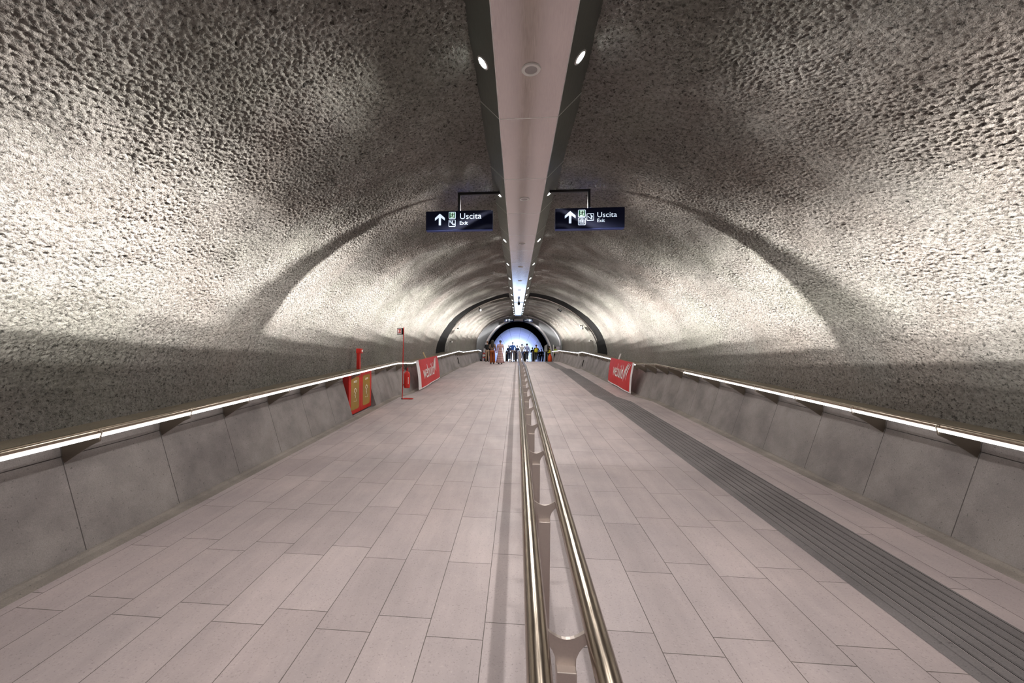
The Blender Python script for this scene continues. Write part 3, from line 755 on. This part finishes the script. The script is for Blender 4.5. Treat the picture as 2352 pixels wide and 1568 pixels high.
# ------------------------------------------------------------------ banners
def banner(side, label, ya, yb, white_near, bot_in, logo_t, text_t, text_w, text_v, near_edge, curl):
    """sheet hung over a wall handrail; t along the corridor (0 near), v down from the rail (0..1)"""
    root = thing('banner', label, 'banner', (rail_x(side, (ya+yb)/2), (ya+yb)/2, zf((ya+yb)/2)), 'banners on the handrails')
    o0 = Vector(root.location); H = 0.90
    def S(t, v, d=0.0):
        y = ya+(yb-ya)*t
        bulge = math.sin(PI*min(max(v, 0), 1))*0.03 + 0.012*math.sin(9*t)*v
        x = rail_x(side, y) - side*(0.040+bot_in*max(v, 0)**1.2+bulge+d)
        z = zf(y)+RZ+0.028-H*v*(1.0 + curl*math.sin(PI*t)*0.0) - 0.02*math.sin(PI*t)*v*0 + 0.05*curl*v*(t**2)
        if v < 0.0:
            x = rail_x(side, y)+side*0.03; z = zf(y)+RZ+0.02
        return Vector((x, y, z))-o0
    def patch(name, t0, t1, v0, v1, m, nt_=40, nv=20, d=0.0, par=root, thick=0.004):
        mb = MB()
        for dd in (d, d-thick):
            base = len(mb.v)
            for i in range(nt_+1):
                for j in range(nv+1): mb.v.append(tuple(S(t0+(t1-t0)*i/nt_, v0+(v1-v0)*j/nv, dd)))
            for i in range(nt_):
                for j in range(nv): mb.f.append((base+i*(nv+1)+j, base+i*(nv+1)+j+1, base+(i+1)*(nv+1)+j+1, base+(i+1)*(nv+1)+j)); mb.m.append(0)
        return mb.build(name, m, par, True)
    sh = patch('sheet', 0, 1, 0, 1.0, M['vinyl'])
    patch('white_margin', -white_near, 0.0, 0, 1.0, M['vinylw'], 3, 10, 0.001, root)
    patch('hem', -white_near, 1.0, 1.0, 1.035, M['vinylw'], 20, 1, 0.001, root)
    patch('top_fold', -0.0, 1.0, -0.05, 0.0, M['vinyl'], 12, 2, 0.0, root)
    L = yb-ya
    vs, fs = text_mesh('webuild', 0.33, text_w*L)
    mb = MB()
    for s_ in (1,):
        vv = []
        for x, z in vs:
            tt = text_t+x/L if side < 0 else text_t+text_w-x/L
            vv.append(S(tt, text_v-z*text_h/0.33/H, 0.012))
        mb.add(vv, fs)
    mb.build('lettering', M['white'], root)
    for k, (dt, vtop, vbot, wd) in enumerate(((0.0, 0.06, 0.74, 0.032), (0.055, 0.05, 0.60, 0.030), (0.11, 0.04, 0.66, 0.026))):
        mb = MB(); n = 14; q = 1 if side < 0 else -1
        pts = []
        for i in range(n+1):
            u = i/n; v = vtop+(vbot-vtop)*u
            c = logo_t+q*(dt-0.05*u+0.075*(1-u)**2*0.9-0.02*math.sin(PI*u))
            hw = wd*0.5*math.sin(PI*(0.12+0.86*u))
            pts.append((c, v, hw))
        for c, v, hw in pts: mb.v += [tuple(S(c-hw, v, 0.010)), tuple(S(c+hw, v, 0.010))]
        mb.f = [(2*i, 2*i+1, 2*i+3, 2*i+2) for i in range(n)]; mb.m = [0]*n
        mb.build('logo_stroke', M['white'], root)
    for t, v in ((-white_near*0.6, 0.05), (-white_near*0.6, 0.5), (-white_near*0.6, 0.96), (0.97, 0.5)):
        mb = MB(); p = S(t, v, 0.004); mb.lathe([(0.001, 0), (0.014, 0), (0.012, 0.006), (0.001, 0.006)], p, 10, 0, Matrix.Rotation(-side*PI/2, 3, 'Y')); mb.build('eyelet', M['inox'], root)
    return root
text_h = 0.66
banner(-1, 'red and white banner with white lettering draped over the left handrail', 12.79, 15.84, 0.11, 0.12, 0.72, 0.10, 0.56, 0.72, 0, 1.0)
banner(1, 'red and white banner with white lettering draped over the right handrail', 12.55, 15.36, 0.06, 0.10, 0.20, 0.30, 0.46, 0.66, 0, 1.0)
# sticks behind the banners
def stick(label, m, p, q):
    mb = MB(); mb.box((0, 0, 0), (0.07, 0.035, (Vector(q)-Vector(p)).length), 0, (Vector(q)-Vector(p)).to_track_quat('Z', 'Y').to_matrix())
    o = mb.build('stick', m); o.location = (Vector(p)+Vector(q))/2
    tag(o, label, 'stick')
stick('pale wooden stick leaning behind the left banner', M['wood'], (-3.50, 15.2, zf(15.2)+0.885), (-3.62, 15.2, zf(15.2)+1.14))
stick('white stick leaning behind the right banner', M['trimw'], (3.84, 15.5, zf(15.5)+0.885), (3.92, 15.5, zf(15.5)+1.13))

# ------------------------------------------------------------------ far portal and hall
PY = 38.5; CA, CB = 3.28, 4.02                       # inner arch half width, rise above floor
def ann(name, y, a_in, b_in, z_in, a_out, b_out, z_out, mat, cx=CX, pin=2.0, pout=1.85, dy=0.06, n=72):
    xi, zi = arch_curve(a_in, b_in, n, pin, 0.001)[:2]; xo, zo = arch_curve(a_out, b_out, n, pout, 0.9)[:2]
    rows = [np.stack([cx+xo, np.full(n, y), z_out+zo], -1), np.stack([cx+xi, np.full(n, y), z_in+zi], -1), np.stack([cx+xi, np.full(n, y+dy), z_in+zi], -1)]
    return grid_mesh(name, np.array(rows), mat)
zp = 0.17
CX2 = 0.06
ann('trim_2', PY-0.02, CA, CB, zp, 4.35, RISE+0.3, vbase(PY), M['grey'], CX2, 2.0, 1.85, 1.2)
def rim_tube(name, y, a, b, z, r, m, p, cx, a0=0, a1=180):
    mb = MB(); mb.tube(arch_path(y, a, b, a0, a1, 60, p, cx, z), r, 8); tag(mb.build(name, m, None, True), kind='structure')
rim_tube('trim_3', PY-0.05, CA+0.06, CB+0.05, zp, 0.10, M['pale'], 2.0, CX2)
rim_tube('trim_4', PY-0.06, 4.05, RISE-0.02, vbase(PY), 0.075, M['pale'], 1.85, CX2)
lining('trim_5', PY+1.1, 47.0, CA+0.05, lambda y: CB+0.05, lambda y: zp, M['void'], p=2.0, drop=0.01, cx=CX2, n=60)
lining('ceiling_hall', 47.0, 76.0, CA, lambda y: CB+0.05, lambda y: zp, M['hall'], p=2.0, drop=0.01, cx=0.0, n=80, ny=20, uv=True)
ann('wall_hall', 47.0, CA, CB+0.05, zp, 4.5, 5.2, zp-0.5, M['void'], 0.03, 2.0, 2.0, 0.01)
# daylit glazing that closes the hall
mb = MB(); X_, Z_ = arch_curve(2.75, 3.6, 60, 2.0, 0.01)[:2]
pts = list(zip(X_, Z_)); mb.prism([(a-0.5, b+0.35) for a, b in pts], lambda p: (p[0], 74.0, zp+p[1]), lambda p: (p[0], 74.05, zp+p[1]))
tag(mb.build('window_1', M['day']), kind='structure')
mb = MB(); mb.box((0, 76.0, 2.2), (9, 0.1, 6.5)); tag(mb.build('wall_end', M['hallfloor']), kind='structure')
def area(name, loc, rot, sx_, sy_, e, col):
    l = bpy.data.lights.new(name, 'AREA'); l.shape = 'RECTANGLE'; l.size = sx_; l.size_y = sy_; l.energy = e; l.color = col
    o = bpy.data.objects.new(name, l); COL.objects.link(o); o.location = loc; o.rotation_euler = rot; return o
for y in (55, 61, 67):
    for s in (-1, 1): area('hall_fill_light', (s*2.9, y, 1.2), (0, s*math.radians(150), 0), 0.3, 5.0, 60, (0.38, 0.46, 1.0))  # unseen blue area lights added to brighten the hall vault

# things on the black arch
def cam_thing(label, p, rz):
    r = thing('security_camera', label, 'camera', p, rz=rz)
    mb = MB(); mb.box((0, -0.1, 0), (0.10, 0.26, 0.10)); mb.build('housing', M['trimw'], r, bevel=0.01)
    mb = MB(); mb.tube([(0, 0, 0.04), (0, 0.02, 0.12), (0, 0.12, 0.2)], 0.02, 8); mb.build('bracket', M['black'], r)
cam_thing('small white camera on the left shoulder of the black arch', (-2.10, 22.2, 2.93), 0.3)
cam_thing('small dark bracketed camera low on the right shoulder of the black arch', (3.56, 22.2, 1.95), -0.4)
r = thing('speaker_frame', 'square black framed panel on the vault right of the crown beyond the black arch', 'panel', (2.42, 22.9, 3.09)); r.rotation_euler = (0, math.radians(35), 0)
mb = MB()
for s in (-1, 1): mb.box((s*0.11, 0, 0), (0.025, 0.03, 0.22)); mb.box((0, 0, s*0.10), (0.24, 0.03, 0.025))
mb.build('frame', M['black'], r)
mb = MB(); mb.box((0, 0.02, 0), (0.2, 0.02, 0.18)); mb.build('panel', M['grey'], r)
for s, word in ((-1, 'left'), (1, 'right')):
    mb = MB(); mb.box((0, 0, 0), (0.30, 0.06, 0.03)); o = mb.build('batten_light', M['trimw']); o.location = (BC+s*0.74, 22.95, 3.49); o.rotation_euler = (0, s*0.12, 0)
    tag(o, 'short white batten on the far vault crown, %s of the channel' % word, 'batten')
for i, (side, ang) in enumerate(((-1, 168), (-1, 152), (1, 32), (1, 14))):
    p = arch_path(22.35, 4.05, RISE-0.05, ang, ang, 1)[0]
    r = thing('emergency_lamp', ['tiny lamp bracket low on the left edge of the black arch', 'tiny lamp bracket halfway up the left edge of the black arch', 'tiny lamp bracket halfway up the right edge of the black arch', 'tiny lamp bracket low on the right edge of the black arch'][i], 'lamp', p, 'lamp brackets on the black arch')
    mb = MB(); mb.box((-side*0.06, 0, 0), (0.14, 0.05, 0.03)); mb.build('arm', M['black'], r)
    mb = MB(); mb.lathe([(0.001, -0.05), (0.035, -0.05), (0.03, 0.02), (0.001, 0.03)], (-side*0.12, 0, 0), 12); mb.build('lamp_head', M['trimw'], r)

# ------------------------------------------------------------------ ticket gates and clutter at the crest
first = None
for i, (x, lab) in enumerate(((-0.95, 'stainless steel ticket gate left of the man in blue'), (-0.10, 'stainless steel ticket gate right of the man in blue'), (0.70, 'stainless steel ticket gate behind the end of the centre handrail'),
                              (1.54, 'stainless steel ticket gate left of the worker in the red cap'), (2.75, 'rightmost stainless steel ticket gate, beside the orange sack'))):
    if first is None:
        first = thing('ticket_gate', lab, 'ticket gate', (x*1.02, 39.0, 0.17), 'ticket gates at the top of the ramp')
        prof = [(-0.13, 0), (0.13, 0), (0.13, 0.92)] + arc2((0, 0.92), 0.13, 0, 180, 8)[1:]
        mb = MB(); mb.prism(prof, lambda p: (p[0], -0.7, p[1]), lambda p: (p[0], 0.7, p[1])); mb.build('cabinet', M['gate'], first)
        mb = MB(); mb.box((0.0, -0.72, 0.5), (0.10, 0.02, 0.9)); mb.build('front_panel', M['black'], first)
        mb = MB(); mb.box((0.25, 0, 0.6), (0.24, 0.015, 0.7)); mb.build('flap', M['glass'], first)
    else: dup(first, (x*1.02, 39.0, 0.17), lab)
r = thing('display_board', 'tilted white board on a post between the yellow vested workers', 'board', (2.90, 40.3, 0.17))
mb = MB(); mb.prism([(-0.17, 1.05), (0.13, 1.12), (0.15, 1.80), (-0.15, 1.62)], lambda p: (p[0], -0.02, p[1]), lambda p: (p[0], 0.02, p[1])); mb.build('panel', M['white'], r)
mb = MB(); mb.tube([(0, 0.04, 0), (0, 0.04, 1.2)], 0.025, 8); mb.build('post', M['inox'], r)
mb = MB(); mb.tube([(3.37, 37.3, 0.17), (3.37, 37.3, 1.76)], 0.035, 8); o = mb.build('white_pole', M['white'], None, True); tag(o, 'upright white pole before the right side of the grey portal', 'pole')
mb = MB(); mb.box((0, 0, 0), (0.34, 0.03, 0.50)); o = mb.build('notice_panel', plain('lilac_board', (0.55, 0.50, 0.60), 0.5, var=0.05)); o.location = (3.88, 38.3, 1.38); tag(o, 'pale lilac notice board fixed on the right side of the grey portal', 'board')
r = thing('safety_barrier', 'red and white safety barrier at the end of the left wall', 'barrier', (-3.02, 37.2, 0.17))
for s in (-1, 1):
    mb = MB(); mb.tube([(s*0.16, 0, 0), (s*0.10, 0, 0.85)], 0.02, 8); mb.build('leg', M['dk'] if s > 0 else M['red'], r)
for i in range(3):
    mb = MB(); mb.box((0, -0.02, 0.35+i*0.2), (0.34, 0.03, 0.10)); mb.build('board', M['red'] if i != 1 else M['white'], r)
mb = MB(); mb.lathe([(0.001, 0), (0.16, 0.02), (0.20, 0.2), (0.17, 0.5), (0.08, 0.66), (0.10, 0.72), (0.001, 0.70)], (0, 0, 0), 16)
o = mb.build('sack', plain('orange_cloth', (0.85, 0.10, 0.02), 0.7, var=0.15), None, True); o.location = (3.02, 36.75, 0.17); tag(o, 'bright orange sack standing beside the end of the right wall', 'sack')
mb = MB(); mb.ell((0, 0, 0.12), (0.12, 0.12, 0.12)); o = mb.build('balloon', M['white'], None, True); o.location = (-0.62, 35.9, 0.17); tag(o, 'white ball on the floor behind the man in blue', 'ball')

for side, word, y, z in ((-1, 'left', 23.0, 0.42), (1, 'right', 22.9, 0.34)):
    r = thing('wall_bar', 'thin dark metal bar fixed low on the %s wall at the upper landing' % word, 'metal bar', (CX+side*(HB+0.11), y, zf(y)+z), 'metal bars on the side walls')
    mb = MB(); mb.tube([(-side*0.07, 0, -0.20), (-side*0.02, 0, 0.0), (side*0.03, 0, 0.16)], 0.022, 8); mb.build('bar', M['black'], r, True)
    mb = MB(); mb.box((-side*0.05, -0.03, -0.17), (0.05, 0.12, 0.02)); mb.build('foot_clip', M['inox'], r)
mb = MB(); x = rail_x(1, 23.2); mb.prism([(-0.03, 0), (0.03, 0), (0.022, -0.26), (-0.012, -0.26)], lambda p: (p[0], 0, p[1]), lambda p: (p[0], 0.006, p[1]))
o = mb.build('hanging_tape', M['white']); o.location = (x-0.045, 23.2, zf(23.2)+RZ-0.02); tag(o, 'short white tape hanging from the right handrail at the upper landing', 'tape')
mb = MB(); mb.box((0, 0, 0.004), (0.46, 0.07, 0.004)); o = mb.build('landing_glint', M['white']); o.location = (-0.63, 22.3, zf(22.3)+0.001); tag(o, 'bright glint put in as a thin white strip on the upper landing left of the centre handrail', 'strip')  # white strip painted in for a bright glint on the landing edge

# ------------------------------------------------------------------ people
def skin_obj(name, pts, edges, rad, mat, parent, root_i=0, sub=1):
    me = bpy.data.meshes.new(name); me.from_pydata(pts, edges, [])
    o = bpy.data.objects.new(name, me); COL.objects.link(o); o.parent = parent
    md = o.modifiers.new('skin', 'SKIN'); md.use_smooth_shade = True
    if not me.skin_vertices: me.skin_vertices.new()
    for i, r in enumerate(rad):
        sv = me.skin_vertices[0].data[i]; sv.radius = r if isinstance(r, tuple) else (r, r); sv.use_root = (i == root_i)
    s = o.modifiers.new('sub', 'SUBSURF'); s.levels = sub; s.render_levels = sub
    me.materials.append(mat)
    return o
def cloth(name, col, **k): return plain(name, col, k.get('rough', 0.85), var=k.get('var', 0.15), scale=k.get('scale', 12))
SKIN = {'light': plain('skin_light', (0.50, 0.30, 0.22), 0.5, var=0.05), 'tan': plain('skin_tan', (0.36, 0.20, 0.14), 0.5, var=0.05)}
def person(label, x, y, H, rz=0.0, skin='light', top=(0.1, 0.1, 0.1), legs=(0.05, 0.05, 0.06), sleeve='long', hair=(0.02, 0.015, 0.012), hair_style='short', arms=None, stride=0.10, lean=0.0, dress=None, wide=False, shoes=(0.01, 0.01, 0.01), vest=None, cap=None, extra=None, top_mat=None, group='people at the top of the ramp'):
    root = thing('person', label, 'person', (x, y, zf(y)), group, rz); root.scale = (H/1.70,)*3
    ln = lambda p: (p[0], p[1]+lean*max(0, p[2]-0.93), p[2]-0.35*abs(lean)*max(0, p[2]-0.93))
    arms = arms or ('down', 'down')
    pts = [(0, 0, 0.95), (0, 0.0, 1.08), (0, 0.0, 1.27), (0, -0.01, 1.42), (0, 0.0, 1.49), (0, 0.012, 1.555), (0, 0.015, 1.62), (0, 0.008, 1.672)]
    rad = [(0.13, 0.10), (0.115, 0.09), (0.145, 0.10), (0.075, 0.06), 0.05, (0.066, 0.075), (0.072, 0.085), (0.05, 0.055)]
    ed = [(i, i+1) for i in range(7)]
    leg_i, arm_i = {}, {}
    for s in (-1, 1):
        st = stride*s; b = len(pts)
        pts += [(s*0.088, 0, 0.90), (s*0.098, 0.02+st*0.5, 0.49), (s*0.10, st-0.02, 0.085), (s*0.105, st+0.10, 0.035)]
        rad += [0.088, 0.056, 0.040, 0.032]; ed += [(0, b), (b, b+1), (b+1, b+2), (b+2, b+3)]; leg_i[s] = b
        mode = arms[0] if s < 0 else arms[1]
        E = {'down': ((0.225, -0.02, 1.13), (0.235, 0.05, 0.89), (0, 0.02, -1)), 'bent': ((0.225, -0.02, 1.14), (0.10, 0.20, 1.14), (-0.4, 0.9, 0.1)),
             'raised': ((0.30, 0.10, 1.44), (0.12, 0.22, 1.58), (-0.6, 0.5, 0.5)), 'wide': ((0.27, -0.05, 1.16), (0.24, 0.12, 0.98), (-0.3, 0.8, -0.4))}[mode]
        b = len(pts); e, w, d = E; d = Vector((s*d[0], d[1], d[2])).normalized()
        sh = (s*0.175, 0, 1.385); e = (s*e[0], e[1], e[2]); w = (s*w[0], w[1], w[2]); pw = Vector(w)+d*0.075
        pts += [sh, e, w, tuple(pw)]; rad += [0.056, 0.042, 0.029, (0.034, 0.02)]; ed += [(2, b), (b, b+1), (b+1, b+2), (b+2, b+3)]; arm_i[s] = b
        side_v = Vector((0, 1, 0)) if abs(d.y) < 0.6 else Vector((1, 0, 0)); side_v = (side_v-d*side_v.dot(d)).normalized(); nrm = d.cross(side_v)
        for q, ln_ in ((-1.5, 0.060), (-0.5, 0.072), (0.5, 0.076), (1.5, 0.066)):      # four fingers, a little curled
            c = len(pts); p0 = pw+side_v*q*0.019
            pts += [tuple(p0+d*ln_*0.5), tuple(p0+d*ln_*0.9+nrm*0.014)]; rad += [0.008, 0.007]; ed += [(b+3, c), (c, c+1)]
        c = len(pts); t0 = Vector(w)+d*0.03+side_v*0.035; pts += [tuple(t0), tuple(t0+d*0.04+side_v*0.015)]; rad += [0.010, 0.008]; ed += [(b+2, c), (c, c+1)]
    pts = [ln(p) for p in pts]
    body = skin_obj('body', pts, ed, rad, SKIN[skin], root, 0)
    hd = Vector(pts[6])
    # face and ears as part of the head detail
    mb = MB(); mb.ell(hd+Vector((0, 0.088, -0.02)), (0.012, 0.018, 0.022), 8, 5)
    for s in (-1, 1): mb.ell(hd+Vector((s*0.078, 0.0, -0.015)), (0.010, 0.018, 0.030), 8, 5)
    mb.build('face', SKIN[skin], body, True)
    mb = MB()
    for s in (-1, 1): mb.ell(hd+Vector((s*0.03, 0.083, 0.0)), (0.011, 0.006, 0.006), 8, 5)
    mb.build('eyes', M['dk'], body, True)
    mb = MB(); mb.ell(hd+Vector((0, 0.078, -0.062)), (0.022, 0.008, 0.006), 8, 5); mb.build('mouth', plain('lips', (0.35, 0.10, 0.09), 0.5, var=0.1), body, True)
    hm = cloth('hair', hair, rough=0.6)
    mb = MB(); mb.ell(hd+Vector((0, -0.018, 0.022)), (0.092, 0.098, 0.092))
    if hair_style == 'long':
        mb.ell(hd+Vector((0, -0.06, -0.10)), (0.125, 0.085, 0.22)); mb.ell(hd+Vector((0, -0.11, -0.26)), (0.115, 0.06, 0.20))
    if hair_style == 'bun': mb.ell(hd+Vector((0, -0.09, -0.02)), (0.05, 0.05, 0.06))
    if hair_style != 'none': mb.build('hair', hm, root, True)
    if cap:
        mb = MB(); mb.ell(hd+Vector((0, 0, 0.05)), (0.098, 0.105, 0.075)); mb.ell(hd+Vector((0.06, 0.06, 0.03)), (0.09, 0.08, 0.012)); mb.build('cap', cloth('cap_cloth', cap), root, True)
    # clothes
    tm = top_mat or cloth('top_cloth', top)
    bi = [0, 1, 2, 3]; P = [pts[i] for i in bi]; R = [(0.155, 0.12), (0.14, 0.112), (0.168, 0.12), (0.085, 0.075)]; ed2 = [(0, 1), (1, 2), (2, 3)]
    P[0] = ln((0, 0, 0.92))
    for s in (-1, 1):
        b = arm_i[s]; c = len(P); e = Vector(pts[b+1]); w = Vector(pts[b+2])
        P.append(pts[b]); R.append(0.072)
        if sleeve == 'long': P += [tuple(e), tuple(e.lerp(w, 0.93))]; R += [0.057, 0.042]; ed2 += [(2, c), (c, c+1), (c+1, c+2)]
        else: P += [tuple(Vector(pts[b]).lerp(e, 0.75))]; R += [0.060]; ed2 += [(2, c), (c, c+1)]
    if dress is None or True: skin_obj('top', P, ed2, R, tm, root, 0)
    if dress is not None:
        mb = MB(); n = 28; rs = []
        for z, rx, ry in ((1.10, 0.145, 0.125), (0.95, 0.17, 0.15), (0.75, 0.20, 0.18), (0.5, 0.235, 0.21), (0.25, 0.275, 0.245), (0.09, 0.32, 0.27), (0.088, 0.30, 0.25)):
            rs.append([Vector((rx*(1+0.05*math.sin(7*a)*(1.1-z))*math.cos(a), ry*(1+0.05*math.sin(7*a)*(1.1-z))*math.sin(a), z)) for a in [2*PI*j/n for j in range(n)]])
        mb.rings(rs, caps=False); mb.build('skirt', dress, root, True)
    else:
        P = [pts[0]]; R = [(0.15, 0.118)]; ed3 = []
        for s in (-1, 1):
            b = leg_i[s]; c = len(P); k = 1.0
            P += [pts[b], pts[b+1], tuple(Vector(pts[b+2])+Vector((0, 0, 0.02 if not wide else -0.03)))]
            R += [0.104, 0.075 if not wide else 0.105, 0.058 if not wide else 0.115]; ed3 += [(0, c), (c, c+1), (c+1, c+2)]
        skin_obj('trousers', P, ed3, R, cloth('trouser_cloth', legs), root, 0)
    for s in (-1, 1):
        b = leg_i[s]; p = Vector(pts[b+2])
        mb = MB(); mb.ell((p.x, p.y+0.05, 0.045), (0.048, 0.135, 0.045), 12, 7); mb.box((p.x, p.y+0.05, 0.012), (0.08, 0.24, 0.024)); mb.build('shoe', cloth('shoe_leather', shoes, rough=0.4), root, True)
    if vest:
        P = [ln((0, 0, 0.86)), pts[1], pts[2], ln((0, -0.005, 1.40))]; R = [(0.225, 0.175), (0.205, 0.165), (0.225, 0.17), (0.175, 0.12)]
        v = skin_obj('vest', P, [(0, 1), (1, 2), (2, 3)], R, cloth('hi_vis', vest, var=0.06), root, 0)
    if extra: extra(root, pts, arm_i)
    return root
def phone(root, pts, arm_i, s=1, dz=-0.02):
    p = Vector(pts[arm_i[s]+3]); mb = MB(); mb.box((p.x+s*0.02, p.y, p.z+dz), (0.075, 0.012, 0.15), 0, Matrix.Rotation(-0.25, 3, 'Y')); mb.build('phone_case', M['white'], root, bevel=0.004)
pattern = plain('printed_blouse', (0.20, 0.13, 0.10), 0.85, var=0.75, scale=16)
plaid = plaid_mat()
person('man in black sweater and beige trousers standing leftmost, reading something in his hands', -2.37, 32.0, 1.66, 0.1, top=(0.008, 0.009, 0.012), legs=(0.36, 0.24, 0.17), hair=(0.16, 0.08, 0.05), arms=('bent', 'bent'), stride=0.03)
person('woman with long black hair, printed blouse and wide rust trousers walking away', -1.745, 28.5, 1.70, 0.0, legs=(0.25, 0.055, 0.010), wide=True, hair_style='long', arms=('bent', 'down'), top_mat=pattern, stride=0.03, extra=lambda r, p, a: phone(r, p, a, 1, 0.05))
person('woman in long pink checked dress walking away', -1.185, 28.6, 1.69, 0.0, top_mat=plaid, dress=plaid, hair=(0.03, 0.03, 0.05), hair_style='bun', stride=0.07)
person('man in blue jacket and grey trousers walking towards the bright hall', -0.345, 32.5, 1.62, 0.0, top=(0.03, 0.10, 0.38), legs=(0.16, 0.14, 0.15), hair=(0.35, 0.42, 0.5), arms=('wide', 'wide'), stride=0.05)
person('person in navy coat partly hidden left of the man in blue', -0.74, 36.9, 1.50, 0.2, top=(0.012, 0.02, 0.07), legs=(0.012, 0.018, 0.06), stride=0.04)
person('person in navy coat partly hidden right of the man in blue', 0.03, 37.0, 1.50, -0.2, top=(0.012, 0.02, 0.06), legs=(0.010, 0.014, 0.04), stride=0.04)
person('person in white shirt raising both arms to take a photo', 0.47, 37.5, 1.64, 0.0, top=(0.62, 0.60, 0.58), legs=(0.10, 0.14, 0.28), arms=('raised', 'raised'), sleeve='long', stride=0.04)
person('person in pale blue shirt and navy trousers beside the photo taker', 0.93, 37.2, 1.67, 0.25, top=(0.30, 0.36, 0.62), legs=(0.010, 0.014, 0.035), stride=0.06)
person('person in black beyond the gates, left of the worker in the red cap', 1.70, 44.0, 1.58, 0.3, top=(0.006, 0.006, 0.008), legs=(0.008, 0.008, 0.010), arms=('bent', 'bent'))
person('worker in yellow vest and red cap with back turned', 1.80, 37.6, 1.57, 0.0, skin='tan', top=(0.008, 0.009, 0.012), legs=(0.006, 0.007, 0.010), vest=(0.62, 0.56, 0.02), cap=(0.25, 0.02, 0.02), arms=('wide', 'wide'))
person('distant person in black, left one of the pair right of the red cap', 2.72, 49.0, 1.46, 0.2, top=(0.006, 0.007, 0.012), legs=(0.006, 0.007, 0.012))
person('distant person in black, right one of the pair right of the red cap', 2.85, 47.0, 1.50, -0.3, top=(0.006, 0.007, 0.012), legs=(0.006, 0.007, 0.012), arms=('wide', 'down'))
person('person in dark blue leaning forward beside the rightmost gate', 2.98, 44.0, 1.40, -0.5, top=(0.05, 0.10, 0.22), legs=(0.01, 0.014, 0.03), lean=0.25, stride=0.16)
person('worker in bright yellow vest facing left beside the end of the right wall', 2.98, 37.3, 1.44, 1.1, skin='tan', top=(0.010, 0.010, 0.012), legs=(0.006, 0.006, 0.008), vest=(0.75, 0.70, 0.03), arms=('bent', 'down'))
person('worker in lime vest standing beyond the right wall by the white pole', 3.56, 37.5, 1.40, 2.4, skin='tan', top=(0.35, 0.55, 0.05), legs=(0.02, 0.02, 0.03), vest=(0.45, 0.75, 0.04))

# ------------------------------------------------------------------ camera, world, view
F, PCX, PCY, ROLL, PSI = 915.0, 1107.2, 833.7, 0.00955, 0.0869
cd = bpy.data.cameras.new('camera'); cam = bpy.data.objects.new('camera', cd); COL.objects.link(cam)
cd.sensor_width = 36.0; cd.lens = F/2352*36.0; cd.shift_x = (1176-PCX)/2352; cd.shift_y = -(784-PCY)/2352; cd.clip_start = 0.02; cd.clip_end = 300
fw = Vector((-math.sin(PSI), math.cos(PSI), 0)); rt = Vector((math.cos(PSI), math.sin(PSI), 0)); up = Vector((0, 0, 1))
r2 = rt*math.cos(ROLL)+up*math.sin(ROLL); u2 = -rt*math.sin(ROLL)+up*math.cos(ROLL)
cam.matrix_world = Matrix(((r2.x, u2.x, -fw.x, 0), (r2.y, u2.y, -fw.y, 0), (r2.z, u2.z, -fw.z, 0), (0, 0, 0, 1)))
SC.camera = cam
w = bpy.data.worlds.new('world'); SC.world = w; w.use_nodes = True
w.node_tree.nodes['Background'].inputs['Color'].default_value = (0.02, 0.02, 0.02, 1); w.node_tree.nodes['Background'].inputs['Strength'].default_value = 0.0
SC.view_settings.view_transform = 'Standard'; SC.view_settings.look = 'None'; SC.view_settings.exposure = 0.0; SC.view_settings.gamma = 1.0
SC.view_settings.use_curve_mapping = False
SC.cycles.use_denoising = True; SC.cycles.max_bounces = 8; SC.cycles.diffuse_bounces = 5; SC.cycles.glossy_bounces = 4; SC.cycles.sample_clamp_indirect = 8.0
SC.cycles.caustics_reflective = False; SC.cycles.caustics_refractive = False
